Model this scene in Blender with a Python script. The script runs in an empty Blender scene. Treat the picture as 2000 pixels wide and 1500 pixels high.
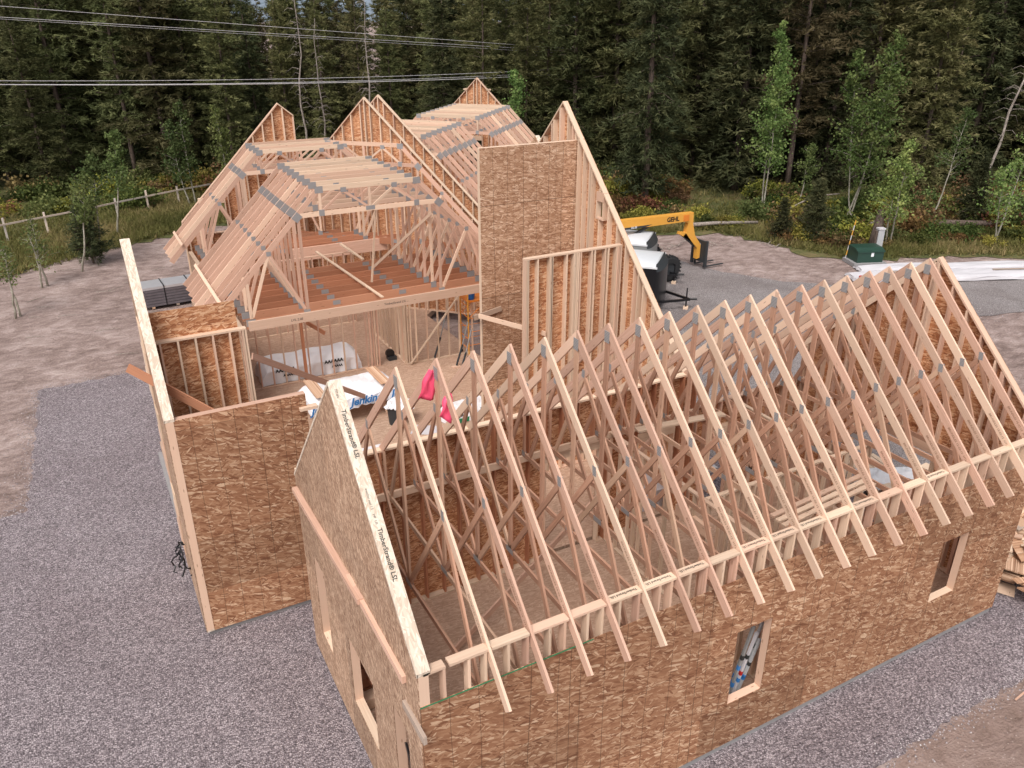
import bpy, math, random
import numpy as np
from mathutils import Vector, Matrix
from mathutils.geometry import tessellate_polygon
PI = math.pi; R = math.radians
S = bpy.context.scene
COL = S.collection

# ---------------------------------------------------------------- camera, world, sun, exposure
cd = bpy.data.cameras.new("camera"); cam = bpy.data.objects.new("camera", cd); COL.objects.link(cam)
F, TH, YA = 1576.5, 0.4342, 0.4966
cd.sensor_width = 36.0; cd.sensor_fit = 'HORIZONTAL'; cd.lens = F / 2000 * 36
cd.clip_end = 4000
cam.location = (-2.5477, -7.1247, 11.7312)
cam.rotation_euler = (PI / 2 - TH, 0, -YA)
S.camera = cam
w = bpy.data.worlds.new("World"); S.world = w; w.use_nodes = True
nt = w.node_tree; nt.nodes.clear()
SUN_EL, SUN_AZ = R(54), R(-134)       # azimuth clockwise from +Y
sky = nt.nodes.new("ShaderNodeTexSky"); sky.sky_type = 'NISHITA'; sky.sun_disc = False
sky.sun_elevation = SUN_EL; sky.sun_rotation = SUN_AZ; sky.dust_density = 4.0; sky.air_density = 1.0; sky.ozone_density = 0.6
hs = nt.nodes.new("ShaderNodeHueSaturation"); hs.inputs['Saturation'].default_value = 0.28
bg = nt.nodes.new("ShaderNodeBackground"); bg.inputs[1].default_value = 0.135
wo = nt.nodes.new("ShaderNodeOutputWorld")
nt.links.new(sky.outputs[0], hs.inputs['Color']); nt.links.new(hs.outputs[0], bg.inputs[0]); nt.links.new(bg.outputs[0], wo.inputs[0])
sd = bpy.data.lights.new("sun", 'SUN'); sd.energy = 1.5; sd.angle = R(26); sd.color = (1.0, 0.93, 0.88)
so = bpy.data.objects.new("sun", sd); COL.objects.link(so)
sdir = Vector((math.sin(SUN_AZ) * math.cos(SUN_EL), math.cos(SUN_AZ) * math.cos(SUN_EL), math.sin(SUN_EL)))
so.rotation_euler = sdir.to_track_quat('Z', 'Y').to_euler()
S.view_settings.view_transform = 'Standard'; S.view_settings.look = 'None'
S.view_settings.exposure = 0.44; S.view_settings.gamma = 1.0

# ---------------------------------------------------------------- materials
def srgb(r, g, b):
    f = lambda c: (c / 255 / 12.92) if c / 255 <= 0.04045 else ((c / 255 + 0.055) / 1.055) ** 2.4
    return (f(r), f(g), f(b), 1)
class M:
    def __init__(s, name, rough=0.8, metal=0.0, spec=0.3):
        s.m = bpy.data.materials.new(name); s.m.use_nodes = True
        s.n = s.m.node_tree; s.b = s.n.nodes['Principled BSDF']
        s.b.inputs['Roughness'].default_value = rough; s.b.inputs['Metallic'].default_value = metal
        s.b.inputs['Specular IOR Level'].default_value = spec
    def nd(s, t, **k):
        o = s.n.nodes.new('ShaderNode' + t)
        for a, v in k.items(): setattr(o, a, v)
        return o
    def L(s, a, b): s.n.links.new(a, b)
    def put(s, sock, v):
        if hasattr(v, 'is_output') or isinstance(v, bpy.types.NodeSocket): s.L(v, sock)
        else: sock.default_value = v
    def math(s, op, a, b=0.0, c=None):
        o = s.nd('Math', operation=op); s.put(o.inputs[0], a); s.put(o.inputs[1], b)
        if c is not None: s.put(o.inputs[2], c)
        return o.outputs[0]
    def coord(s, kind='Object'): return s.nd('TexCoord').outputs[kind]
    def mapping(s, v, scale=(1, 1, 1), rot=(0, 0, 0), loc=(0, 0, 0)):
        o = s.nd('Mapping'); s.L(v, o.inputs[0]); o.inputs['Scale'].default_value = scale
        o.inputs['Rotation'].default_value = rot; o.inputs['Location'].default_value = loc
        return o.outputs[0]
    def noise(s, v, scale=5, detail=4, rough=0.55, dist=0.0, out=0):
        o = s.nd('TexNoise'); s.L(v, o.inputs['Vector']); o.inputs['Scale'].default_value = scale
        o.inputs['Detail'].default_value = detail; o.inputs['Roughness'].default_value = rough
        o.inputs['Distortion'].default_value = dist
        return o.outputs[out]
    def voro(s, v, scale=5, feature='F1', rnd=1.0):
        o = s.nd('TexVoronoi', feature=feature); s.L(v, o.inputs['Vector']); o.inputs['Scale'].default_value = scale
        o.inputs['Randomness'].default_value = rnd
        return o
    def ramp(s, f, stops, interp='LINEAR'):
        o = s.nd('ValToRGB'); s.L(f, o.inputs[0]); e = o.color_ramp; e.interpolation = interp
        while len(e.elements) < len(stops): e.elements.new(0.5)
        for el, (p, c) in zip(e.elements, stops):
            el.position = p; el.color = c if len(c) == 4 else (*c, 1)
        return o.outputs[0]
    def mix(s, f, a, b, mode='MIX'):
        o = s.nd('Mix', data_type='RGBA', blend_type=mode); s.put(o.inputs[0], f); s.put(o.inputs[6], a); s.put(o.inputs[7], b)
        return o.outputs[2]
    def col(s, c): s.put(s.b.inputs['Base Color'], c)
    def bump(s, h, strength=0.3, dist=0.01):
        o = s.nd('Bump'); o.inputs['Strength'].default_value = strength; o.inputs['Distance'].default_value = dist
        s.L(h, o.inputs['Height']); s.L(o.outputs[0], s.b.inputs['Normal'])
def g(v): return (v, v, v, 1)

def mat_lumber(name, c_lo, c_hi, c_alt, alt=0.35):
    m = M(name, 0.75)
    uv = m.nd('UVMap').outputs[0]; oi = m.nd('ObjectInfo')
    rnd = m.nd('Attribute', attribute_name='rnd').outputs['Fac']
    r = m.math('FRACT', m.math('ADD', oi.outputs['Random'], rnd))
    off = m.nd('CombineXYZ'); m.L(m.math('MULTIPLY', r, 37.0), off.inputs[0]); m.L(m.math('MULTIPLY', r, 11.0), off.inputs[1])
    vv = m.nd('VectorMath', operation='ADD'); m.L(uv, vv.inputs[0]); m.L(off.outputs[0], vv.inputs[1])
    grain = m.noise(m.mapping(vv.outputs[0], (1.3, 38, 1)), 1.0, 5, 0.6, 0.25)
    broad = m.noise(m.mapping(vv.outputs[0], (1.1, 5, 1)), 1.0, 3, 0.6)
    c = m.ramp(grain, [(0.28, c_lo), (0.72, c_hi)])
    pick = m.ramp(r, [(alt - 0.12, g(1)), (alt + 0.12, g(0))])
    c = m.mix(pick, c, m.mix(grain, c_alt, tuple(min(1, x * 1.12) for x in c_alt[:3]) + (1,)))
    c = m.mix(m.math('MULTIPLY', broad, 0.5), c, m.mix(1.0, c, (0.86, 0.78, 0.73, 1), 'MULTIPLY'))
    # value shift per member
    hv = m.nd('HueSaturation'); m.L(c, hv.inputs['Color'])
    m.L(m.math('ADD', m.math('MULTIPLY', m.math('FRACT', m.math('MULTIPLY', r, 7.31)), 0.30), 0.80), hv.inputs['Value'])
    c = hv.outputs[0]
    k = m.voro(m.mapping(vv.outputs[0], (2.6, 11, 1)), 1.0)
    knot = m.ramp(k.outputs['Distance'], [(0.07, g(1)), (0.13, g(0))])
    m.col(m.mix(m.math('MULTIPLY', knot, 0.6), c, (0.20, 0.09, 0.05, 1)))
    m.bump(grain, 0.25, 0.002)
    return m.m
FIR = mat_lumber('fir_lumber', (0.570, 0.350, 0.252, 1), (0.730, 0.488, 0.376, 1), (0.750, 0.552, 0.412, 1), 0.30)
SPRUCE = mat_lumber('spruce_lumber', (0.660, 0.482, 0.346, 1), (0.795, 0.627, 0.475, 1), (0.698, 0.482, 0.356, 1), 0.3)
REDFIR = mat_lumber('red_fir_lumber', (0.42, 0.175, 0.095, 1), (0.55, 0.25, 0.14, 1), (0.5, 0.25, 0.15, 1), 0.2)
WEBFIR = mat_lumber('shaded_fir', (0.456, 0.253, 0.167, 1), (0.589, 0.354, 0.248, 1), (0.627, 0.423, 0.297, 1), 0.22)  # redder, darker fir: shade inside the framing is put into the colour
OLDWOOD = mat_lumber('weathered_board', (0.33, 0.25, 0.20, 1), (0.50, 0.41, 0.34, 1), (0.55, 0.36, 0.24, 1), 0.4)

FENCEW = mat_lumber('bleached_rail', (0.50, 0.44, 0.38, 1), (0.66, 0.60, 0.54, 1), (0.6, 0.5, 0.42, 1), 0.3)
def chips(m, v, sc=1.0, thr=0.5, tilt=0.0):
    """wood strands: layered stretched cells lying at several angles. returns value 0..1"""
    out = None
    wob = m.noise(v, 3.1, 2, 0.5, out=1)
    va = m.nd('VectorMath', operation='MULTIPLY_ADD'); m.L(wob, va.inputs[0]); va.inputs[1].default_value = (0.035, 0.035, 0.035); m.L(v, va.inputs[2])
    v = va.outputs[0]
    for i, (ang, seed) in enumerate([(4, 0), (-27, 3.3), (41, 7.1), (-58, 12.9), (16, 21.7), (-9, 31.1), (27, 44.2)]):
        rt = m.mapping(v, (1, 1, 1), (0, 0, R(ang + tilt)), (seed, seed * 1.7, 0))
        mv = m.mapping(rt, (6.6 * sc, 33 * sc, 0.0))
        vo = m.voro(mv, 1.0)
        sx = m.nd('SeparateColor'); m.L(vo.outputs['Color'], sx.inputs[0])
        val = sx.outputs[0]
        if out is None: out = val
        else:
            sel = m.math('GREATER_THAN', sx.outputs[1], 0.70)
            edge = m.math('LESS_THAN', vo.outputs['Distance'], 0.42)
            f = m.math('MULTIPLY', sel, edge)
            out = m.math('ADD', m.math('MULTIPLY', out, m.math('SUBTRACT', 1.0, f)), m.math('MULTIPLY', val, f))
    return out
def mat_osb(name, stops, axes='XZ', sc=1.0, lines=True, sheet=(1.22, 2.44), tintamt=0.16, tilt=0.0):
    m = M(name, 0.7)
    v = m.coord('Object'); sp = m.nd('SeparateXYZ'); m.L(v, sp.inputs[0])
    cb = m.nd('CombineXYZ'); m.L(sp.outputs[axes[0]], cb.inputs[0]); m.L(sp.outputs[axes[1]], cb.inputs[1])
    p = cb.outputs[0]
    ch = chips(m, p, sc, tilt=tilt)
    fine = m.noise(m.mapping(p, (20, 90, 1)), 1, 3)
    ch2 = m.math('ADD', m.math('MULTIPLY', ch, 0.8), m.math('MULTIPLY', fine, 0.24))
    c = m.ramp(ch2, stops)
    wn = m.nd('TexWhiteNoise', noise_dimensions='2D')
    fl = m.nd('CombineXYZ')
    m.L(m.math('FLOOR', m.math('DIVIDE', sp.outputs[axes[0]], sheet[0])), fl.inputs[0]); m.L(m.math('FLOOR', m.math('DIVIDE', m.math('ADD', sp.outputs[axes[1]], 0.12), sheet[1])), fl.inputs[1])
    m.L(fl.outputs[0], wn.inputs['Vector'])
    hv = m.nd('HueSaturation'); m.L(c, hv.inputs['Color'])
    m.L(m.math('ADD', m.math('MULTIPLY', wn.outputs['Value'], 2 * tintamt), 1.0 - tintamt), hv.inputs['Value'])
    big = m.noise(p, 0.7, 3, 0.5)
    c = m.mix(m.math('MULTIPLY', big, 0.45), hv.outputs[0], m.mix(1.0, hv.outputs[0], (0.78, 0.72, 0.68, 1), 'MULTIPLY'))
    if lines:
        wobble = m.math('MULTIPLY', m.noise(m.mapping(p, (1.1, 0.12, 1)), 1.0, 2), 0.45)
        xx = m.math('ADD', sp.outputs[axes[0]], wobble)
        d = m.math('ABSOLUTE', m.math('SUBTRACT', m.math('FRACT', m.math('DIVIDE', xx, 0.4064)), 0.5))
        l1 = m.math('LESS_THAN', d, 0.015)
        brk = m.math('GREATER_THAN', m.noise(m.mapping(p, (2.5, 9, 1)), 1, 3), 0.38)
        xs = m.math('ABSOLUTE', m.math('SUBTRACT', m.math('FRACT', m.math('ADD', m.math('DIVIDE', xx, sheet[0]), 0.5)), 0.5))
        l2 = m.math('LESS_THAN', xs, 0.0022)
        ys = m.math('ABSOLUTE', m.math('SUBTRACT', m.math('FRACT', m.math('ADD', m.math('DIVIDE', m.math('ADD', sp.outputs[axes[1]], 0.12), sheet[1]), 0.5)), 0.5))
        l3 = m.math('LESS_THAN', ys, 0.0026)
        l = m.math('MAXIMUM', m.math('MULTIPLY', m.math('MULTIPLY', l1, brk), 0.72), m.math('MAXIMUM', l2, l3))
        c = m.mix(m.math('MULTIPLY', l, 0.9), c, (0.09, 0.045, 0.025, 1))
    m.col(c); m.bump(ch2, 0.25, 0.003)
    return m.m
OSB_EXT = mat_osb('strand_board_exterior', [(0.06, (0.152, 0.059, 0.029)), (0.26, (0.267, 0.123, 0.065)), (0.60, (0.356, 0.187, 0.104)), (0.80, (0.454, 0.269, 0.161)), (0.94, (0.641, 0.452, 0.305))], sheet=(2.44, 1.22), tintamt=0.2, sc=0.82, tilt=12)
OSB_GABLE = mat_osb('strand_board_rough', [(0.08, (0.176, 0.094, 0.055)), (0.45, (0.347, 0.209, 0.134)), (0.9, (0.616, 0.440, 0.314))], lines=False, sc=1.35, tilt=60)
OSB_SLAB = mat_osb('strand_board_tan', [(0.08, (0.26, 0.125, 0.068)), (0.45, (0.43, 0.25, 0.150)), (0.75, (0.54, 0.34, 0.22)), (0.93, (0.74, 0.54, 0.39))])  # paler tan stops than the exterior board
OSB_IN = mat_osb('strand_board_interior', [(0.08, (0.227, 0.076, 0.032)), (0.35, (0.420, 0.180, 0.083)), (0.66, (0.554, 0.288, 0.150)), (0.9, (0.714, 0.464, 0.292))], lines=False)  # redder orange: light bounced between the boards is put into the colour
OSB_FLOOR = mat_osb('strand_board_floor', [(0.1, (0.38, 0.245, 0.17)), (0.6, (0.48, 0.325, 0.235)), (0.95, (0.58, 0.42, 0.315))], axes='XY', lines=False, sheet=(2.44, 1.22), tintamt=0.07)

def mat_lsl():
    m = M('laminated_strand', 0.65)
    uv = m.nd('UVMap').outputs[0]
    c = chips(m, m.mapping(uv, (0.55, 0.55, 1)), 1.6)
    m.col(m.ramp(c, [(0.1, (0.54, 0.43, 0.33)), (0.5, (0.66, 0.55, 0.44)), (0.9, (0.75, 0.65, 0.54))])); return m.m
LSL = mat_lsl()
def mat_flat(name, c, rough=0.6, metal=0.0, var=0.12, sc=6):
    m = M(name, rough, metal, 0.4)
    n = m.noise(m.coord('Object'), sc, 4)
    m.col(m.mix(n, tuple(x * (1 - var) for x in c[:3]) + (1,), tuple(min(1, x * (1 + var)) for x in c[:3]) + (1,)))
    m.bump(n, 0.1, 0.005)
    return m.m
def mat_plate():
    m = M('galvanised_plate', 0.5, 0.15, 0.5)
    v = m.coord('Object'); sp = m.nd('SeparateXYZ'); m.L(v, sp.inputs[0])
    s = m.math('SINE', m.math('MULTIPLY', sp.outputs[2], 2 * PI / 0.026))
    m.col(m.ramp(s, [(0.2, (0.24, 0.235, 0.235)), (0.75, (0.44, 0.43, 0.43))])); return m.m
PLATE = mat_plate()
def mat_gravel(name, c0, c1, c2, patch=0.3):
    m = M(name, 0.9)
    v = m.coord('Object')
    a = m.voro(v, 31.0); b = m.voro(v, 60.0)
    sa = m.nd('SeparateColor'); m.L(a.outputs['Color'], sa.inputs[0]); sb = m.nd('SeparateColor'); m.L(b.outputs['Color'], sb.inputs[0])
    t = m.math('ADD', m.math('MULTIPLY', sa.outputs[0], 0.6), m.math('MULTIPLY', sb.outputs[0], 0.4))
    c = m.ramp(t, [(0.12, c0), (0.5, c1), (0.9, c2)])
    dk = m.ramp(a.outputs['Distance'], [(0.45, g(1)), (0.75, g(0.50))])
    c = m.mix(1.0, c, dk, 'MULTIPLY')
    big = m.ramp(m.noise(v, 0.38, 6, 0.62, 0.6), [(0.38, g(0)), (0.66, g(1))])
    c = m.mix(m.math('MULTIPLY', big, patch * 1.7), c, m.mix(1.0, c, (0.70, 0.66, 0.66, 1), 'MULTIPLY'))
    mid = m.noise(v, 3.0, 4, 0.6); c = m.mix(m.math('MULTIPLY', mid, 0.5), c, m.mix(1.0, c, (1.35, 1.32, 1.32, 1), 'MULTIPLY'))
    m.col(c); m.bump(a.outputs['Distance'], 0.9, 0.03); return m.m
GRAVEL = mat_gravel('gravel', (0.120, 0.099, 0.108), (0.257, 0.218, 0.231), (0.490, 0.429, 0.442))
GRAVEL2 = mat_gravel('packed_gravel', (0.213, 0.188, 0.185), (0.297, 0.267, 0.260), (0.414, 0.381, 0.370), 0.5)
def mat_dirt(name, c0, c1, c2, tracks=True):
    m = M(name, 0.95); v = m.coord('Object')
    n1 = m.noise(v, 0.35, 6, 0.62); n2 = m.noise(m.mapping(v, (1, 1.7, 1), (0, 0, 0.9)), 1.5, 6, 0.68, 0.5); n3 = m.noise(v, 14, 4, 0.7)
    t = m.math('ADD', m.math('MULTIPLY', n1, 0.35), m.math('ADD', m.math('MULTIPLY', n2, 0.45), m.math('MULTIPLY', n3, 0.22)))
    c = m.ramp(t, [(0.38, c0), (0.50, c1), (0.63, c2)])
    st = m.voro(v, 9.0); ston = m.ramp(st.outputs['Distance'], [(0.10, g(1)), (0.16, g(0))])
    c = m.mix(m.math('MULTIPLY', ston, 0.5), c, (0.62, 0.52, 0.47, 1))
    m.col(c); m.bump(m.math('ADD', n2, m.math('MULTIPLY', n3, 0.35)), 1.0, 0.14); return m.m
DIRT = mat_dirt('bare_dirt', (0.147, 0.101, 0.086), (0.288, 0.211, 0.187), (0.486, 0.385, 0.352))
DIRT2 = mat_dirt('reddish_dirt', (0.19, 0.13, 0.105), (0.275, 0.195, 0.165), (0.36, 0.27, 0.235))
def mat_field():
    m = M('field_soil', 0.95); v = m.coord('Object')
    n = m.noise(v, 0.5, 6, 0.6); n2 = m.noise(v, 6, 5, 0.7)
    t = m.math('ADD', m.math('MULTIPLY', n, 0.5), m.math('MULTIPLY', n2, 0.5))
    m.col(m.ramp(t, [(0.35, (0.035, 0.045, 0.015)), (0.5, (0.10, 0.105, 0.035)), (0.62, (0.20, 0.14, 0.07))])); m.bump(t, 0.8, 0.1); return m.m
FIELD = mat_field()
def mat_leaf(name, cols, trans=0.25, nscale=0.9):
    m = M(name, 0.7, 0, 0.15)
    oi = m.nd('ObjectInfo'); v = m.coord('Object')
    n = m.noise(v, nscale, 3, 0.6); at = m.nd('Attribute', attribute_name='rnd').outputs['Fac']
    t = m.math('ADD', m.math('MULTIPLY', n, 0.45), m.math('MULTIPLY', at, 0.55))
    c = m.ramp(t, [(0.15, cols[0]), (0.5, cols[1]), (0.85, cols[2])])
    hv = m.nd('HueSaturation'); m.L(c, hv.inputs['Color'])
    m.L(m.math('ADD', m.math('MULTIPLY', oi.outputs['Random'], 0.05), 0.475), hv.inputs['Hue'])
    m.L(m.math('ADD', m.math('MULTIPLY', m.math('FRACT', m.math('MULTIPLY', oi.outputs['Random'], 9.7)), 0.7), 0.65), hv.inputs['Value'])
    m.col(hv.outputs[0])
    tr = m.nd('BsdfTranslucent'); m.L(hv.outputs[0], tr.inputs[0]); mx = m.nd('MixShader'); mx.inputs[0].default_value = trans
    m.L(m.b.outputs[0], mx.inputs[1]); m.L(tr.outputs[0], mx.inputs[2]); m.L(mx.outputs[0], m.n.nodes['Material Output'].inputs[0])
    return m.m
NEEDLE = mat_leaf('pine_needles', [(0.042, 0.048, 0.020), (0.111, 0.116, 0.045), (0.202, 0.193, 0.086)])
NEEDLE2 = mat_leaf('spruce_needles', [(0.027, 0.035, 0.017), (0.066, 0.078, 0.034), (0.139, 0.141, 0.064)])
NEEDLE3 = mat_leaf('brownish_needles', [(0.040, 0.035, 0.018), (0.087, 0.074, 0.034), (0.153, 0.125, 0.062)])
ASPEN = mat_leaf('aspen_leaves', [(0.067, 0.121, 0.031), (0.162, 0.236, 0.070), (0.339, 0.399, 0.140)], 0.35, 1.4)
ASPEN2 = mat_leaf('grey_green_leaves', [(0.055, 0.082, 0.025), (0.117, 0.146, 0.048), (0.234, 0.258, 0.096)], 0.35, 1.4)
RUST = mat_leaf('rust_leaves', [(0.080, 0.036, 0.020), (0.18, 0.088, 0.042), (0.28, 0.16, 0.07)], 0.3, 2)
STRAW = mat_leaf('straw_leaves', [(0.075, 0.050, 0.024), (0.19, 0.125, 0.055), (0.36, 0.25, 0.12)], 0.3, 2)
YELLOWG = mat_leaf('yellow_green_leaves', [(0.094, 0.106, 0.019), (0.237, 0.225, 0.044), (0.413, 0.350, 0.088)], 0.3, 2)
GREENB = mat_leaf('shrub_leaves', [(0.031, 0.052, 0.014), (0.081, 0.110, 0.029), (0.162, 0.189, 0.051)], 0.3, 2)
GRASSM = mat_leaf('grass_blades', [(0.085, 0.095, 0.025), (0.21, 0.19, 0.065), (0.42, 0.30, 0.16)], 0.3, 0.35)
def mat_bark(name, a, b):
    m = M(name, 0.9); v = m.coord('Object'); n = m.noise(m.mapping(v, (6, 6, 1.2)), 2, 5, 0.7)
    m.col(m.ramp(n, [(0.35, a), (0.65, b)])); m.bump(n, 0.6, 0.03); return m.m
BARK = mat_bark('pine_bark', (0.055, 0.040, 0.033), (0.17, 0.125, 0.10))
DEADBARK = mat_bark('dead_grey_bark', (0.16, 0.13, 0.11), (0.38, 0.33, 0.29))
ASPBARK = mat_bark('aspen_bark', (0.17, 0.15, 0.11), (0.46, 0.43, 0.36))
CONC = mat_flat('foundation_concrete', (0.27, 0.26, 0.26), 0.9, 0, 0.15)
WRAPW = mat_flat('white_wrap', (0.78, 0.78, 0.80), 0.45, 0, 0.05, 2)
WRAPW2 = mat_flat('white_tarp', (0.56, 0.54, 0.56), 0.55, 0, 0.10, 2)
INK = mat_flat('black_ink', (0.03, 0.03, 0.03), 0.7)
INKW = mat_flat('brown_stamp', (0.22, 0.09, 0.05), 0.8)
BLUEP = mat_flat('blue_print', (0.04, 0.20, 0.50), 0.5)
GREENP = mat_flat('green_print', (0.02, 0.22, 0.10), 0.5)
PINK = mat_flat('pink_flagging', (0.90, 0.10, 0.20), 0.5)
YEL = mat_flat('yellow_paint', (0.74, 0.36, 0.06), 0.35, 0, 0.06)
ORG = mat_flat('orange_paint', (0.72, 0.22, 0.03), 0.45)
DKG = mat_flat('dark_steel', (0.045, 0.05, 0.055), 0.5, 0.3)
BLK = mat_flat('black_paint', (0.012, 0.012, 0.014), 0.3)
ALU = mat_flat('bare_aluminium', (0.80, 0.82, 0.84), 0.35, 0.1, 0.04)
ALUD = mat_flat('grey_siding', (0.30, 0.31, 0.31), 0.5, 0.2)
RUB = mat_flat('tyre_rubber', (0.02, 0.02, 0.021), 0.85)
BLUEO = mat_flat('blue_plastic', (0.02, 0.13, 0.42), 0.4)
REDP = mat_flat('red_plastic', (0.45, 0.02, 0.02), 0.4)
TGREEN = mat_flat('transformer_green', (0.018, 0.050, 0.036), 0.4)
GREYM = mat_flat('grey_box_paint', (0.42, 0.43, 0.44), 0.5)
WIREM = mat_flat('bare_wire', (0.60, 0.58, 0.58), 0.4, 0.2)
STEELW = mat_flat('wet_grey_siding', (0.16, 0.145, 0.16), 0.35, 0.3, 0.3)
BUNDLE = mat_flat('silver_bundle', (0.55, 0.54, 0.56), 0.3, 0.4, 0.1)
HILLM = M('hazed_mountain', 1.0)
_n = HILLM.noise(HILLM.coord('Object'), 0.02, 6, 0.65)
HILLM.col(HILLM.ramp(_n, [(0.35, (0.12, 0.16, 0.20)), (0.65, (0.22, 0.26, 0.31))])); HILLM = HILLM.m  # blue-grey of distance haze is put into the base colour

# ---------------------------------------------------------------- mesh helpers
class MB:
    def __init__(s): s.v = []; s.f = []; s.uv = []; s.r = []
    def face(s, idx, uv, rnd): s.f.append(idx); s.uv.append(uv); s.r.append(rnd)
    def hexa(s, P8, L, a, b, rnd=None):
        """P8: 4 corners at the start, 4 at the end, same winding. L length, a,b section sizes"""
        rnd = random.random() if rnd is None else rnd
        i = len(s.v); s.v += [tuple(p) for p in P8]
        for k in range(4):
            n = (k + 1) % 4; o = (0, a, a + b, 2 * a + b)[k]; wd = a if k % 2 == 0 else b
            s.face((i + k, i + n, i + 4 + n, i + 4 + k), [(0, o), (0, o + wd), (L, o + wd), (L, o)], rnd)
        s.face((i + 3, i + 2, i + 1, i), [(0, 0), (a, 0), (a, b), (0, b)], rnd)
        s.face((i + 4, i + 5, i + 6, i + 7), [(0, 0), (a, 0), (a, b), (0, b)], rnd)
        return s
    def box(s, x0, x1, y0, y1, z0, z1, axis=None, rnd=None):
        d = (x1 - x0, y1 - y0, z1 - z0)
        if axis is None: axis = max(range(3), key=lambda k: abs(d[k]))
        if axis == 0: return s.hexa([(x0, y0, z0), (x0, y1, z0), (x0, y1, z1), (x0, y0, z1), (x1, y0, z0), (x1, y1, z0), (x1, y1, z1), (x1, y0, z1)], d[0], d[1], d[2], rnd)
        if axis == 1: return s.hexa([(x0, y0, z0), (x0, y0, z1), (x1, y0, z1), (x1, y0, z0), (x0, y1, z0), (x0, y1, z1), (x1, y1, z1), (x1, y1, z0)], d[1], d[2], d[0], rnd)
        return s.hexa([(x0, y0, z0), (x1, y0, z0), (x1, y1, z0), (x0, y1, z0), (x0, y0, z1), (x1, y0, z1), (x1, y1, z1), (x0, y1, z1)], d[2], d[0], d[1], rnd)
    def beam(s, p, q, a, b, up=(0, 0, 1), rnd=None):
        """a: size across (side), b: size along up; centred"""
        p = Vector(p); q = Vector(q); d = (q - p); L = d.length; d.normalize()
        u = Vector(up); sd_ = d.cross(u)
        if sd_.length < 1e-4: sd_ = d.cross(Vector((1, 0, 0)))
        sd_.normalize(); u = sd_.cross(d).normalized()
        A = sd_ * a / 2; B = u * b / 2
        return s.hexa([p - A - B, p - A + B, p + A + B, p + A - B, q - A - B, q - A + B, q + A + B, q + A - B], L, b, a, rnd)
    def quadxz(s, pts, y0, y1, rnd=None):
        """4 points (x,z): p0,p1 along the top edge, p2,p3 back along the bottom; extruded over y"""
        (a, b, c, d) = pts; L = math.dist(a, b); h = math.dist(b, c)
        return s.hexa([(a[0], y0, a[1]), (a[0], y1, a[1]), (d[0], y1, d[1]), (d[0], y0, d[1]), (b[0], y0, b[1]), (b[0], y1, b[1]), (c[0], y1, c[1]), (c[0], y0, c[1])], L, y1 - y0, h, rnd)
    def tube(s, pts, rads, n=8, rnd=None, cap=True):
        rnd = random.random() if rnd is None else rnd
        pts = [Vector(p) for p in pts]
        if not isinstance(rads, (list, tuple)): rads = [rads] * len(pts)
        base = len(s.v); up = Vector((0.13, 0.31, 0.94))
        for i, p in enumerate(pts):
            d = (pts[min(i + 1, len(pts) - 1)] - pts[max(i - 1, 0)]).normalized()
            a = d.cross(up)
            if a.length < 0.05: a = d.cross(Vector((1, 0, 0)))
            a.normalize(); b = d.cross(a)
            for k in range(n):
                t = 2 * PI * k / n; s.v.append(tuple(p + (a * math.cos(t) + b * math.sin(t)) * rads[i]))
        l = 0
        for i in range(len(pts) - 1):
            l2 = l + (pts[i + 1] - pts[i]).length
            for k in range(n):
                k2 = (k + 1) % n
                s.face((base + i * n + k, base + i * n + k2, base + (i + 1) * n + k2, base + (i + 1) * n + k), [(l, k / n), (l, (k + 1) / n), (l2, (k + 1) / n), (l2, k / n)], rnd)
            l = l2
        if cap:
            s.face(tuple(base + k for k in range(n))[::-1], [(0, 0)] * n, rnd)
            e = base + (len(pts) - 1) * n; s.face(tuple(e + k for k in range(n)), [(0, 0)] * n, rnd)
        return s
    def lathe(s, prof, n=20, axis='z', c=(0, 0, 0), rnd=0.5):
        base = len(s.v)
        for (r, h) in prof:
            for k in range(n):
                t = 2 * PI * k / n; a, b = r * math.cos(t), r * math.sin(t)
                p = (a, b, h) if axis == 'z' else ((a, h, b) if axis == 'y' else (h, a, b))
                s.v.append((p[0] + c[0], p[1] + c[1], p[2] + c[2]))
        for i in range(len(prof) - 1):
            for k in range(n):
                k2 = (k + 1) % n
                s.face((base + i * n + k, base + i * n + k2, base + (i + 1) * n + k2, base + (i + 1) * n + k), [(0, 0), (0, 1), (1, 1), (1, 0)], rnd)
        return s
    def prism(s, outer, holes, y0, y1, plane='xz', rnd=0.5):
        """polygon with holes extruded between y0 and y1"""
        loops = [outer] + list(holes)
        P = lambda p, t: (p[0], t, p[1]) if plane == 'xz' else (p[0], p[1], t)
        tri = tessellate_polygon([[Vector((p[0], p[1], 0)) for p in l] for l in loops])
        flat = [p for l in loops for p in l]; n = len(flat); b = len(s.v)
        s.v += [P(p, y0) for p in flat] + [P(p, y1) for p in flat]
        for t in tri:
            uv = [(flat[k][0], flat[k][1]) for k in t]
            s.face(tuple(b + k for k in t), uv, rnd); s.face(tuple(b + n + k for k in t)[::-1], uv[::-1], rnd)
        o = 0
        for l in loops:
            m_ = len(l)
            for k in range(m_):
                k2 = (k + 1) % m_
                s.face((b + o + k, b + o + k2, b + n + o + k2, b + n + o + k), [(0, 0), (math.dist(l[k], l[k2]), 0), (math.dist(l[k], l[k2]), abs(y1 - y0)), (0, abs(y1 - y0))], rnd)
            o += m_
        return s
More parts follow.
